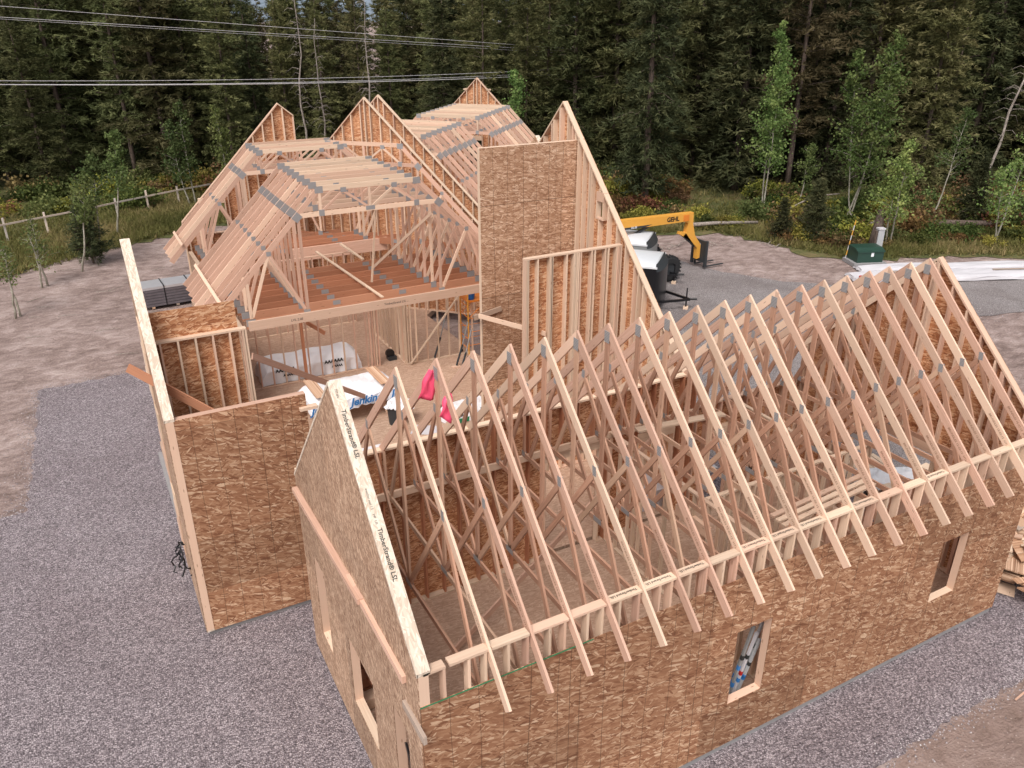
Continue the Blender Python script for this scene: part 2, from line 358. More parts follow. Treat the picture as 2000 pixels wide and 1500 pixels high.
    def mesh(s, name, mats, smooth=False):
        me = bpy.data.meshes.new(name); me.from_pydata(s.v, [], s.f)
        uvl = me.uv_layers.new(name='UVMap'); uvl.data.foreach_set('uv', [c for f in s.uv for uv in f for c in uv])
        at = me.attributes.new('rnd', 'FLOAT', 'FACE'); at.data.foreach_set('value', s.r)
        for m in (mats if isinstance(mats, (list, tuple)) else [mats]): me.materials.append(m)
        if smooth: me.polygons.foreach_set('use_smooth', [True] * len(s.f))
        me.validate(); me.update()
        return me
    def build(s, name, mats, parent=None, smooth=False, **k):
        o = bpy.data.objects.new(name, s.mesh(name, mats, smooth)); COL.objects.link(o)
        if parent is not None: o.parent = parent
        if k: tag(o, **k)
        return o
def tag(o, label=None, cat=None, group=None, kind=None):
    if label: o['label'] = label
    if cat: o['category'] = cat
    if group: o['group'] = group
    if kind: o['kind'] = kind
    return o
def thing(name, label, cat, loc=(0, 0, 0), rz=0.0, group=None, kind=None):
    o = bpy.data.objects.new(name, None); COL.objects.link(o); o.empty_display_size = 0.3
    o.location = loc; o.rotation_euler = (0, 0, rz)
    return tag(o, label, cat, group, kind)
def copy_tree(o, parent=None):
    c = o.copy(); COL.objects.link(c)
    if parent is not None: c.parent = parent
    for ch in o.children: copy_tree(ch, c)
    return c
def text_mesh(s, size, mat, name, parent, loc, rot, shear=0.0, bold=0.0, depth=0.0):
    cu = bpy.data.curves.new('lettering', 'FONT'); cu.body = s; cu.size = size; cu.shear = shear; cu.offset = bold; cu.extrude = depth
    cu.align_x = 'CENTER'; cu.align_y = 'CENTER'; cu.resolution_u = 2
    t = bpy.data.objects.new('tmp', cu); COL.objects.link(t)
    dg = bpy.context.evaluated_depsgraph_get(); me = bpy.data.meshes.new_from_object(t.evaluated_get(dg))
    bpy.data.objects.remove(t); me.materials.clear(); me.materials.append(mat)
    o = bpy.data.objects.new(name, me); COL.objects.link(o)
    if parent is not None: o.parent = parent
    o.location = loc; o.rotation_euler = rot
    return o
ORD = ['first', 'second', 'third', 'fourth', 'fifth', 'sixth', 'seventh', 'eighth', 'ninth', 'tenth', 'eleventh', 'twelfth', 'thirteenth', 'fourteenth', 'fifteenth', 'sixteenth', 'seventeenth', 'eighteenth', 'nineteenth', 'twentieth']

# ---------------------------------------------------------------- ground
def smooth_rand(x, y, s):
    return (math.sin(x * 1.3 * s + 1.7) * math.cos(y * 1.1 * s + 0.6) + math.sin(x * 2.9 * s + y * 2.3 * s)) * 0.5
def gz(x, y):
    d = max(0.0, -3.5 - x, (y - 27.5) * 0.6 if x < 8 else 0, 0)
    k = min(1.0, d / 3.0)
    if y < 23.0: k *= max(0.0, (y - 15.5) / 7.5) if x < -5.3 else 0.0
    k *= max(0.0, min(1.0, (36.0 - y) / 4.0)) if y > 31 else 1.0
    z = 0.08 * k * (smooth_rand(x, y, 0.35) - 1) + 0.04 * k * (smooth_rand(x, y, 1.1) - 1)
    return z - 0.01
random.seed(4)
gm = MB(); N = 170
xs = np.concatenate([np.linspace(-2500, -45, 14, endpoint=False), np.linspace(-45, 95, 141), np.linspace(95, 2500, 15)[1:]])
ys = np.concatenate([np.linspace(-1500, -25, 8, endpoint=False), np.linspace(-25, 110, 136), np.linspace(110, 3000, 16)[1:]])
for y in ys:
    for x in xs: gm.v.append((float(x), float(y), gz(float(x), float(y)) if -45 <= x <= 95 and -25 <= y <= 110 else -0.01))
nx = len(xs)
for j in range(len(ys) - 1):
    for i in range(nx - 1):
        a = j * nx + i; gm.face((a, a + 1, a + nx + 1, a + nx), [(0, 0)] * 4, 0.5)
gm.build('ground', DIRT, smooth=True, kind='structure')
def sheet(name, poly, mat, z, jag=0.12, step=0.5, label=None, kind='structure', holes=()):
    def jit(l):
        out = []
        for k in range(len(l)):
            a = Vector(l[k]); b = Vector(l[(k + 1) % len(l)]); n = max(1, int((b - a).length / step))
            n = min(n, 140)
            nn = Vector((-(b - a).y, (b - a).x)).normalized()
            for i in range(n):
                p = a + (b - a) * i / n + nn * random.uniform(-jag, jag); out.append((p.x, p.y))
        return out
    pl = jit(poly); tri = tessellate_polygon([[Vector((p[0], p[1], 0)) for p in pl]])
    me = bpy.data.meshes.new(name); me.from_pydata([(x, y, z) for x, y in pl], [], [tuple(t) for t in tri]); me.materials.append(mat)
    me.validate(); o = bpy.data.objects.new(name, me); COL.objects.link(o)
    # make normals face up
    if me.polygons and me.polygons[0].normal.z < 0: me.flip_normals()
    return tag(o, kind=kind)
sheet('gravel_pad', [(-4.85, 22.3), (-5.2, 14.15), (-30, 14.5), (-30, -14), (-3.2, -14), (-1.6, -10), (5, -1.55), (13.4, -1.45), (15.5, 0.6), (15.6, 6.8), (13.0, 9), (10.0, 12.2), (9.0, 14), (1.2, 15.0), (1.0, 20.5), (-0.5, 22.4), (-2.2, 22.4)], GRAVEL, 0.012, 0.07, 0.16)
sheet('dirt_apron', [(-3.0, -14), (-1.4, -10), (5.1, -1.62), (13.5, -1.5), (22, -1.6), (30, -3), (30, -14)], DIRT2, 0.008, 0.04, 0.5)
sheet('gravel_drive', [(16.5, 27.5), (23.9, 25.6), (24.6, 22.4), (25.9, 19.8), (27.5, 18.0), (29.5, 16.9), (36.5, 14.2), (60, 6.5), (60, 4), (36, 9.6), (31.4, 11.3), (28.4, 12.0), (25, 10.4), (21.5, 7.8), (18, 5.0), (16.2, 3.4), (13.2, 6.2), (10.5, 12), (9.6, 17), (12, 23)], GRAVEL2, 0.016, 0.15, 0.7)
sheet('verge_soil', [(-60, 30), (-14, 33), (-6.4, 36.9), (-5.1, 39.0), (-0.4, 40.8), (4.6, 43.2), (12, 42), (19, 36.5), (23.6, 29.6), (29.8, 27.7), (30.6, 24.5), (30.6, 21.5), (32.2, 19.7), (37.2, 18.2), (42, 15.2), (70, 8), (140, 0), (140, 110), (-80, 110)], FIELD, 0.022, 0.45, 0.6)
# distant mountain, hidden for the most part behind the trees
hm = MB(); K = 46
for j in range(8):
    for i in range(K):
        a = R(-60 + 170 * i / (K - 1)); rr = 900 + j * 190
        h = (j / 7.0) * (62 + 26 * math.sin(i * 0.7) + 14 * math.sin(i * 1.9 + 1) + 8 * math.sin(i * 4.3)) + (6 * math.sin(i * 3 + j * 2) if 0 < j < 7 else 0)
        hm.v.append((rr * math.sin(a), rr * math.cos(a), h - 2))
for j in range(7):
    for i in range(K - 1):
        a = j * K + i; hm.face((a, a + 1, a + K + 1, a + K), [(0, 0)] * 4, 0.5)
hm.build('hills', HILLM, smooth=True, kind='structure')

# ---------------------------------------------------------------- walls
T = 0.038; D6 = 0.14; PTH = 0.0115
def top_at(x, top):
    for (a, b) in zip(top[:-1], top[1:]):
        if a[0] - 1e-6 <= x <= b[0] + 1e-6:
            t = (x - a[0]) / max(1e-6, b[0] - a[0]); return a[1] + (b[1] - a[1]) * t
    return top[0][1] if x < top[0][0] else top[-1][1]
def wall(name, label, origin, ang, top, zb, holes=(), sheath=None, lumber=FIR, spacing=0.4064, extra=(), depth=D6, sheath_top=None,
         plate_mat=None, jamb=None, cat='wall', group=None, studs=True, sheath_x=None, start=0.0, sheath_zb=None, platew=None):
    """local x along wall, +y towards the studs, sheathing on -y. top: list of (x,z)"""
    t = thing(name, label, cat, (origin[0], origin[1], 0), ang, group)
    x0, x1 = top[0][0], top[-1][0]; pm = plate_mat or lumber; jm = jamb or pm
    if sheath:
        st = sheath_top or [(a, b) for a, b in top]
        szb = zb if sheath_zb is None else sheath_zb
        outer = [(st[0][0], szb), (st[-1][0], szb)] + [p for p in st[::-1]]
        mb = MB().prism(outer, [[(h[0], h[2]), (h[0], h[3]), (h[1], h[3]), (h[1], h[2])] for h in holes], -PTH, -0.0005)
        mb.build('sheathing', sheath, t)
    # plates along the top
    pw = platew or depth
    for (a, b) in zip(top[:-1], top[1:]):
        if abs(a[0] - b[0]) < 1e-6: continue
        dz = T / math.cos(math.atan2(b[1] - a[1], b[0] - a[0]))
        MB().quadxz([(a[0], a[1] + 0.002), (b[0], b[1] + 0.002), (b[0], b[1] - dz), (a[0], a[1] - dz)], 0.0 if pw == depth else -0.02, pw, None).build('top_plate', pm, t)
    xs_ = [x0 + T / 2, x1 - T / 2]; k = start or spacing
    while x0 + k < x1 - 0.12: xs_.append(x0 + k); k += spacing
    xs_ += list(extra)
    # bottom plate split by door holes
    cuts = sorted([(h[0], h[1]) for h in holes if h[2] <= zb + 0.02]); cx = x0
    for (a, b) in cuts + [(x1, x1)]:
        if a - cx > 0.05: MB().box(cx, a, 0, depth, zb, zb + T, 0).build('bottom_plate', pm, t)
        cx = b
    if studs:
        for x in sorted(xs_):
            dz = T * 1.0 / math.cos(math.atan2(top_at(x + .01, top) - top_at(x - .01, top), .02))
            zt = min(top_at(x - T / 2, top), top_at(x + T / 2, top)) - dz
            segs = [(zb + T, zt)]
            for h in holes:
                if h[0] - T * 0.5 < x < h[1] + T * 0.5:
                    ns = []
                    for (a, b) in segs:
                        if h[2] > a and h[3] < b: ns += [(a, h[2] - T - 0.002), (h[3] + 0.24, b)]
                        elif h[3] < b and h[3] > a: ns += [(h[3] + 0.24, b)]
                        else: ns += [(a, b)]
                    segs = ns
            for (a, b) in segs:
                if b - a > 0.08: MB().box(x - T / 2, x + T / 2, 0.0, depth - 0.002, a, b, 2).build('stud', lumber, t)
    for h in holes:
        nm = 'window_frame' if h[2] > zb + 0.02 else 'door_frame'
        MB().box(h[0] - T, h[0], -0.004, depth + 0.003, max(h[2], zb) - (T if nm[0] == 'w' else -T), h[3], 2).build(nm, jm, t)
        MB().box(h[1], h[1] + T, -0.004, depth + 0.003, max(h[2], zb) - (T if nm[0] == 'w' else -T), h[3], 2).build(nm, jm, t)
        if h[3] + 0.24 < top_at((h[0] + h[1]) / 2, top): MB().box(h[0] - T, h[1] + T, 0.001, depth + 0.001, h[3] + 0.001, h[3] + 0.235, 0).build('header', jm, t)
        if nm[0] == 'w': MB().box(h[0], h[1], -0.005, depth + 0.004, h[2] - T, h[2] - 0.001, 0).build('sill', jm, t)
    return t

L = 12.98; W = 5.85; ZR, ZP = 4.30, 7.14; RY = 2.88; PL = 3.27
X0 = 1.0; SP = 0.6096
# foundations and floors
fd = MB().box(0.02, L - 0.02, 0.02, W - 0.02, -0.4, 0.155, 0); fd.build('garage_foundation', CONC, label='low grey concrete foundation under the front long wall and gables', cat='foundation')
MB().box(-1.86, 9.36, 7.24, 15.6, -0.4, 0.135, 0).build('middle_foundation', CONC, label='grey concrete foundation strip under the tall patterned board wall at left', cat='foundation')
MB().box(0.15, L - 0.15, 0.15, W - 0.0, 0.16, 0.36, 0).build('floor', OSB_FLOOR, kind='structure')
MB().prism([(-1.75, 7.36), (-1.75, 15.8), (1.05, 15.8), (1.05, 28.5), (14.5, 41.5), (21.5, 34.3), (9.26, 22.0), (9.26, 5.95), (0.7, 5.95), (0.7, 7.36)], [], 0.14, 0.365, 'xy').build('floor', OSB_FLOOR, kind='structure')

# front wall
fw_ = wall('front_wall', 'long low front wall clad in brown strand board with two small window openings', (0, 0), 0, [(0, PL), (L, PL)], 0.16,
     holes=[(5.42, 6.18, 1.12, 2.68), (10.52, 11.3, 1.24, 2.66)], sheath=OSB_EXT, lumber=FIR, sheath_top=[(0, 3.79), (L, 3.79)], plate_mat=SPRUCE, jamb=SPRUCE)
MB().box(0.0, 2.6, -0.013, -0.0117, 3.765, 3.788, 0).build('green_tape', GREENP, fw_)
xs_ = [0.04] + [0.40] + [X0 + SP * i for i in range(20)] + [L - 0.2]
for a, b in zip(xs_[:-1], xs_[1:]):
    a2, b2 = a + 0.028, b - 0.028
    if b2 - a2 < 0.08: continue
    MB().box(a2, b2, 0.0, D6, ZR - T, ZR + random.uniform(-.004, .004), 0).build('blocking_plate', SPRUCE, fw_)
    for x in ((a2 + T / 2 + 0.004, b2 - T / 2 - 0.004) if b2 - a2 < 0.35 else (a2 + (b2 - a2) * random.uniform(.3, .5), b2 - T / 2 - random.uniform(.004, .06))):
        MB().box(x - T / 2, x + T / 2, 0.001, D6 - 0.002, PL + 0.002, ZR - T - 0.006, 2).build('cripple_stud', SPRUCE if random.random() < .6 else FIR, fw_)
for i in (3, 4, 5, 7, 8, 9, 11, 14):
    text_mesh('TimberStrand LSL', 0.062, INK, 'printed_lettering', fw_, (X0 + SP * (i + 0.5), 0.075, ZR + 0.006), (0, 0, PI), 0.1, 0.001)

# near gable (left end)
gtop = [(0, W * 0 + 4.10), (W - 2.80, 7.16), (W, 4.33)]
gl = wall('near_gable_wall', 'near end gable wall of rough strand board with thick pale rake board and three window openings', (0, W), R(-90), gtop, 0.16,
     holes=[(W - 5.12, W - 4.45, 0.95, 2.78), (W - 3.22, W - 2.0, 0.95, 2.38), (W - 1.08, W - 0.5, 0.95, 2.86)], sheath=OSB_GABLE, lumber=FIR, plate_mat=LSL, jamb=SPRUCE, platew=0.165, sheath_zb=0.12)
a_ = math.atan2(7.16 - 4.33, 2.80)
for (f, s_) in ((0.20, 'TimberStrand\u00ae LSL'), (0.62, 'TimberStrand\u00ae LSL')):
    yy = 2.80 * (1 - f) ; lx = W - 2.80 + 2.80 * f; lz = 7.16 - (7.16 - 4.33) * f
    o = text_mesh(s_, 0.088, INK, 'printed_lettering', gl, (lx, 0.075, lz + 0.006), (0, a_, 0), 0.05, 0.0015)
for (f, s_) in ((0.40, 'weather seal 1.5'), (0.02, '357 8N'), (0.47, '24F  LSL')):
    lx = W - 2.80 + 2.80 * (f + 0.03); lz = 7.16 - (7.16 - 4.33) * (f + 0.03)
    text_mesh(s_, 0.045, INK, 'printed_lettering', gl, (lx, 0.06, lz + 0.006), (0, a_, 0), 0.05, 0.0)
# boards nailed to the outside of the gable
for (y0, z0, y1, z1, d_, n_, m_, lb) in ((5.75, 3.83, 2.05, 3.98, 0.10, 0.09, FIR, 'upper pinkish ledger board fixed along the near gable wall below its rake'),
                                 (2.7, 3.96, 0.42, 3.90, 0.06, 0.12, FIR, 'lower pinkish ledger board lapping onto the upper one on the near gable wall'),
                                 (0.50, 3.42, -0.22, 3.44, 0.05, 0.12, OLDWOOD, 'short grey weathered board sticking out past the near front corner')):
    MB().beam((-0.012 - d_ / 2, y0, z0), (-0.012 - d_ / 2, y1, z1), d_, n_).build('ledger_board', m_, label=lb, cat='board')

# far gable (right end)
gt2 = [(0, 4.33), (RY, 7.12), (W, 4.25)]
wall('far_gable_wall', 'far end gable wall of the truss-roofed wing, orange strand board between studs, with a doorway', (L, 0), R(90), gt2, 0.36,
     holes=[(2.0, 4.1, 0.36, 2.9)], sheath=OSB_IN, lumber=FIR, plate_mat=SPRUCE, sheath_zb=0.12, extra=(RY, RY + 0.05, 1.0, 1.04, 4.6, 4.64))
# rear wall of the garage
rw = wall('rear_wall', 'rear wall behind the front trusses, studs over reddish strand board', (9.3, W), PI, [(0, 4.2), (9.3, 4.2)], 0.36,
     holes=[(9.3 - 6.65, 9.3 - 5.25, 0.36, 2.9), (9.3 - 8.7, 9.3 - 7.7, 0.36, 2.75)], sheath=OSB_IN, lumber=REDFIR, plate_mat=SPRUCE, jamb=SPRUCE)
MB().box(0.0, 9.3, D6, D6 + 0.06, 3.12, 3.27, 0).build('ledger', SPRUCE, rw)
wall('rear_wall', 'right hand rear wall behind the front trusses, strand board with a wide opening to the drive', (L, W), PI, [(0, 3.27), (3.6, 3.27)], 0.36,
     holes=[(2.3, 3.2, 0.36, 2.3)], sheath=OSB_IN, lumber=FIR, plate_mat=SPRUCE)

# partitions inside the garage
def partition(label, o, ang, ln, ztop=PL - 0.01, holes=(), lum=FIR, zb=0.365, depth=0.089, extra=(), sheath=None):
    return wall('stud_partition', label, o, ang, [(0, ztop), (ln, ztop)], zb, holes=holes, lumber=lum, plate_mat=SPRUCE, depth=depth, extra=extra, cat='stud wall', sheath=sheath)
partition('bare stud partition crossing the front wing towards the viewer from the rear doorway', (6.85, W - 0.15), R(-90), 5.5, lum=SPRUCE, holes=[(2.4, 3.3, 0.365, 2.5)], extra=(1.0, 1.04, 4.0, 4.04))
partition('bare stud partition running lengthwise inside the front wing under the trusses', (6.95, 2.55), 0, 4.6, lum=SPRUCE, extra=(0.6, 0.64, 2.2))
partition('short bare stud partition near the far gable doorway inside the front wing', (10.4, W - 0.15), R(-90), 3.0, lum=FIR)

# ---------------------------------------------------------------- trusses
def plate(par, x, z, w_, h_, rot=0.0, th=0.039):
    mb = MB()
    for s_ in (-1, 1):
        c, s2 = math.cos(rot), math.sin(rot); y0 = s_ * (th / 2 + 0.0006); y1 = s_ * (th / 2 + 0.003)
        pts = [(x + a * c - b * s2, z + a * s2 + b * c) for a, b in ((-w_ / 2, h_ / 2), (w_ / 2, h_ / 2), (w_ / 2, -h_ / 2), (-w_ / 2, -h_ / 2))]
        mb.quadxz(pts, min(y0, y1), max(y0, y1), 0.5)
    mb.build('connector_plate', PLATE, par)
def web(p, q, wd, th=0.038, trim=0.04):
    a = Vector((p[0], 0, p[1])); b = Vector((q[0], 0, q[1])); d = (b - a).normalized()
    return MB().beam(a + d * trim, b - d * trim, th - 0.002, wd, up=(-d.z, 0, d.x) if abs(d.x) > 1e-6 else (1, 0, 0))
def garage_truss():
    t = thing('roof_truss', '', 'truss'); h = 0.019; m = (ZP - ZR) / RY; dv = 0.15 * math.sqrt(1 + m * m)
    tx, tz = -0.56, ZR - 0.56 * m
    q = 0.15 * m / math.sqrt(1 + m * m); q2 = 0.15 / math.sqrt(1 + m * m)
    MB().quadxz([(tx, tz), (RY, ZP), (RY, ZP - dv), (tx + q, tz - q2)], -h, h).build('top_chord', FIR, t)
    zb_ = ZP - m * (W - RY)
    MB().quadxz([(RY, ZP), (W - 0.02, zb_ + .02 * m), (W - 0.02, zb_ + .02 * m - dv), (RY, ZP - dv)], -h, h).build('top_chord', FIR, t)
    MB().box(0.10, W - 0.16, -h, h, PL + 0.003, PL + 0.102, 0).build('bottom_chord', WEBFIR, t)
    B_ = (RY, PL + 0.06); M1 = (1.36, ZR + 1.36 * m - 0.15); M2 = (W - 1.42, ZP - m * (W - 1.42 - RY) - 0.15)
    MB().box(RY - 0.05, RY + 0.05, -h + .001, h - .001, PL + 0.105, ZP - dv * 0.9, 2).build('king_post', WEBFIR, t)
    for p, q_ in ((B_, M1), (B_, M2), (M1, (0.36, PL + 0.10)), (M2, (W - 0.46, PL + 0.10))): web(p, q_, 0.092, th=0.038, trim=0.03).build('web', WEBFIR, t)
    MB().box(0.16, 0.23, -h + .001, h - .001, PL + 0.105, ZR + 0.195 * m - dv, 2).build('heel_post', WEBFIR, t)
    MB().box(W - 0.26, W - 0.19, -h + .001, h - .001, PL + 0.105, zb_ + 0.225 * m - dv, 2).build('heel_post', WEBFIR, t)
    p = t; plate(p, RY, ZP - 0.235, 0.14, 0.20); plate(p, M1[0] - .01, M1[1] + 0.05, 0.09, 0.16, -0.1); plate(p, M2[0] + .01, M2[1] + 0.05, 0.09, 0.16, 0.1)
    plate(p, B_[0], B_[1] + 0.01, 0.24, 0.10); plate(p, 0.22, PL + 0.08, 0.12, 0.12); plate(p, W - 0.22, PL + 0.08, 0.12, 0.12)
    return t
random.seed(11)
t0 = garage_truss()
t0stamp = text_mesh('BRUNDLES 15-02-15  HTL', 0.06, INKW, 'stamped_lettering', t0, (0.35, 0.0215, ZR + 0.35 * 0.975 - 0.105), (PI / 2, -math.atan((ZP - ZR) / RY), PI), 0, 0)
t0stamp.rotation_euler = Matrix.Rotation(0, 3, 'X').to_euler()
# stamp faces the -x world side: local +y after the 90 degree turn
_a = math.atan((ZP - ZR) / RY); _u = Vector((-math.cos(_a), 0, -math.sin(_a))); _n = Vector((0, 1, 0)); _v = _n.cross(_u)
t0stamp.rotation_euler = Matrix((_u, _v, _n)).transposed().to_euler()
for i in range(20):
    t = t0 if i == 0 else copy_tree(t0)
    t.location = (X0 + SP * i + random.uniform(-.012, .012), random.uniform(-.015, .015), 0)
    t.rotation_euler = (0, 0, R(90) + R(random.uniform(-.15, .15)))
    extra_ = {0: ', nearest the near gable', 19: ', tight against the far gable', 1: ', with pink ribbons tied at its peak'}.get(i, '')
    tag(t, '%s peaked roof truss counted from the near gable%s' % (ORD[i], extra_), 'truss', 'peaked trusses over the front wing')

def attic_truss(side_only=False):
    """local x across, centre 0"""
    t = thing('attic_truss', '', 'truss'); h = 0.019
    FL, ZF = 1.53, 7.18; dv = 0.19 * math.sqrt(2); xt = 5.12; zt = ZF - (xt - FL)
    for s_ in (-1, 1):
        pts = [(s_ * xt, zt), (s_ * FL, ZF), (s_ * FL, ZF - dv * 0.72), (s_ * (xt - 0.135), zt - 0.135)]
        if s_ > 0: pts = [pts[1], pts[0], pts[3], pts[2]]
        MB().quadxz(pts, -h, h).build('top_chord', FIR, t)
        MB().box(s_ * 2.17 - 0.045, s_ * 2.17 + 0.045, -h + .001, h - .001, 3.545, 6.33, 2).build('knee_post', FIR, t)
        for p, q in (((s_ * 3.12, 5.42), (s_ * 2.24, 3.60)), ((s_ * 3.14, 5.40), (s_ * 3.80, 3.60)), ((s_ * 3.83, 4.66), (s_ * 3.83, 3.56))): web(p, q, 0.089, trim=0.02).build('web', FIR, t)
        for p, q in (((s_ * 1.47, 6.44), (s_ * 0.78, 6.99)), ((s_ * 0.78, 6.99), (s_ * 0.04, 6.44)), ((s_ * 1.49, 7.02), (s_ * 1.49, 6.46))): web(p, q, 0.07, trim=0.03).build('web', FIR, t)
    MB().box(-FL + 0.005, FL - 0.005, -h - 0.001, h + 0.001, ZF - 0.145, ZF + 0.001, 0).build('flat_chord', SPRUCE, t)
    MB().box(-2.10, 2.10, -h - 0.0005, h + .0005, 6.33, 6.465, 0).build('collar_tie', FIR, t)
    MB().box(-4.0, 4.0, -h, h, 3.285, 3.535, 0).build('bottom_chord', REDFIR, t)
    web((0, 7.03), (0, 6.47), 0.07, trim=0).build('web', FIR, t)
    p = t
    for s_ in (-1, 1):
        plate(p, s_ * 1.50, ZF - 0.10, 0.24, 0.19); plate(p, s_ * 2.20, 6.36, 0.24, 0.22, s_ * -0.78); plate(p, s_ * 0.78, 7.02, 0.17, 0.14)
        plate(p, s_ * 1.47, 6.42, 0.16, 0.18); plate(p, s_ * 2.2, 3.50, 0.19, 0.20); plate(p, s_ * 3.12, 5.42, 0.13, 0.13); plate(p, s_ * 3.86, 3.46, 0.28, 0.20); plate(p, s_ * 1.1, 3.42, 0.24, 0.14)
    plate(p, 0, 6.42, 0.28, 0.12)
    return t
at0 = attic_truss()
AX = 5.16
def place_attic(first, x, y, ang, label, group):
    t = at0 if first else copy_tree(at0)
    t.location = (x + random.uniform(-.012, .012), y, random.uniform(-.006, .006)); t.rotation_euler = (0, 0, ang)
    tag(t, label, 'truss', group); return t
ya_ = [15.9, 16.62] + [16.62 + 0.6 * i for i in range(1, 7)]
for i, y in enumerate(ya_):
    place_attic(i == 0, AX, y, 0, '%s flat-topped attic truss from the front of the middle roof%s' % (ORD[i], ', carrying the large grey plates' if i == 0 else ''), 'flat-topped trusses of the middle roof')
for i in range(4):
    place_attic(False, AX, 23.35 + 0.6 * i, 0, '%s flat-topped truss of the short group in front of the left rear gable' % ORD[i], 'flat-topped trusses before the left rear gable')
q2_ = math.sqrt(0.5)
def wing(s, t_): return ((s + t_) * q2_, (s - t_) * q2_)
TC = -11.3
place_attic(False, *wing(21.9, TC + 0.12), R(-45), 'single flat-topped truss set askew against the studded left face of the twin gables', None)
for i in range(8):
    place_attic(False, *wing(24.5 + 0.6 * i, TC), R(-45), '%s flat-topped truss behind the twin gables, on the angled wing' % ORD[i], 'flat-topped trusses right behind the twin gables')
for i in range(9):
    place_attic(False, *wing(31.0 + 0.61 * i, TC + 0.1), R(-45), '%s flat-topped truss in front of the farthest gable, on the angled wing' % ORD[i], 'flat-topped trusses before the farthest gable')
# tail boards tying the attic truss tails
for (y0, y1, lb) in ((15.7, 20.4, 'pale spacer board laid across the truss tails of the middle roof at lower left'), (23.2, 25.3, 'pale spacer board laid across the truss tails near the left rear gable')):
    z_ = 7.18 - (3.62 - 0.88)
    MB().beam((AX - 4.62, y0, z_ - 0.30), (AX - 4.62, y1, z_ - 0.30), 0.10, 0.038, up=(-1, 0, 1)).build('spacer_board', SPRUCE, label=lb, cat='board')
# beam under the front of the middle roof
bb = MB().box(1.2, 9.3, 15.80, 15.875, 3.24, 3.52, 0); bm_ = bb.build('carrying_beam', FIR, label='long laminated beam carrying the front of the middle roof', cat='beam')
text_mesh('TimberStrand LSL', 0.10, INK, 'printed_lettering', bm_, (5.7, 15.798, 3.38), (PI / 2, 0, 0), 0.1, 0.001)
text_mesh('LVL 2.0E', 0.10, INK, 'printed_lettering', bm_, (2.6, 15.798, 3.36), (PI / 2, 0, 0), 0.1, 0.001)

# ---------------------------------------------------------------- walls of the middle volume
wall('tall_front_wall', 'tall square panel of brown strand board with dark vertical lines at left', (-1.9, 7.2), 0, [(0, 4.98), (2.55, 4.98)], 0.13, sheath=OSB_EXT, lumber=FIR, extra=(1.9, 2.4))
MB().box(0.5, 0.85, 7.1, 7.24, 4.66, 4.72, 0).build('plate_stub', SPRUCE, label='short pale plate stub poking out beside the near gable peak', cat='board')
lw = wall('left_rake_wall', 'narrow leaning-looking wall at far left topped by a long steep pale rake board', (-1.9, 9.9), R(-90), [(0, 7.72), (2.72, 5.02)], 0.13, sheath=OSB_GABLE, lumber=SPRUCE, plate_mat=LSL, platew=0.16)
for k in range(9):
    z_ = 0.8 + k * 0.62
    MB().box(0.02 + 0.25 * (k % 3), 0.75 + 0.2 * (k % 3), -0.035, -0.013, z_, z_ + 0.55, 2).build('nailed_strip', SPRUCE, lw)
wall('cross_wall', 'studded cross wall with orange strand board rising above its top plate, behind the tall left panel', (0.02, 9.1), PI, [(0, 5.86), (1.78, 5.86)], 0.36, sheath=OSB_IN, sheath_top=[(0.14, 6.43), (1.78, 6.43)], lumber=SPRUCE, plate_mat=SPRUCE, spacing=0.33, extra=(0.07,))
wall('tall_board_wall', 'tall wall of light brown strand board standing in the middle of the site', (6.47, 11.2), 0, [(0, 8.64), (2.9, 8.64)], 0.37, sheath=OSB_SLAB, lumber=SPRUCE, plate_mat=SPRUCE)
wall('short_framed_wall', 'shorter framed wall of pale studs in front of the tall board wall', (9.32, 9.1), PI, [(0, 6.4), (2.79, 6.4)], 0.37, sheath=OSB_IN, lumber=SPRUCE, plate_mat=SPRUCE,
     extra=(0.08, 0.13, 0.17, 0.5, 0.9, 1.28, 1.33, 1.38, 1.42, 2.05, 2.1, 2.7, 2.73))
k0 = 5.95
rt = [(0, 9.55 - 0.985 * (11.9 - k0)), (11.9 - k0, 9.55), (16.6 - k0, 9.55 - 0.97 * 4.7)]
wall('steep_gable_wall', 'steep studded gable wall with long pale rake board beside the parked trailers', (9.42, k0), R(90), rt, 0.14, holes=[(9.86 - k0, 10.12 - k0, 6.85, 7.28)], sheath=OSB_IN, lumber=SPRUCE, plate_mat=SPRUCE,
     extra=(11.2 - k0 - 0.1, 11.2 - k0 + 0.2, 10.5 - k0, 10.54 - k0, 8.2 - k0, 12.0 - k0, 12.35 - k0, 7.5 - k0))
wall('small_gable_peak', 'small white-edged gable peak poking up behind the tall board wall', (10.6, 17.2), R(-90), [(0, 6.6), (1.6, 8.15), (3.2, 6.6)], 3.3, sheath=OSB_SLAB, lumber=SPRUCE, plate_mat=LSL)
wall('left_side_wall', 'outer left side wall of the middle roof in tan strand board', (0.95, 25.5), R(-90), [(0, 3.28), (9.6, 3.28)], 0.14, sheath=OSB_GABLE, lumber=FIR, plate_mat=SPRUCE)
c0 = 5.55
wall('left_rear_gable', 'left rear gable with its right slope cut off by a vertical edge', (c0, 25.62), PI, [(0, 8.06), (0.55, 8.52), (4.65, 4.42)], 0.37, sheath=OSB_IN, lumber=SPRUCE, plate_mat=SPRUCE, holes=[(3.0, 3.9, 3.9, 5.0)])
def wing_gable(label, s, pk, hw, tc, holes=(), zb=0.37, cut=None):
    x, y = wing(s, tc + hw)
    top = [(0, pk - hw), (hw, pk), (2 * hw, pk - hw)]
    return wall('wing_gable', label, (x, y), R(135), top, zb, holes=holes, sheath=OSB_IN, lumber=SPRUCE, plate_mat=SPRUCE, extra=(hw,))
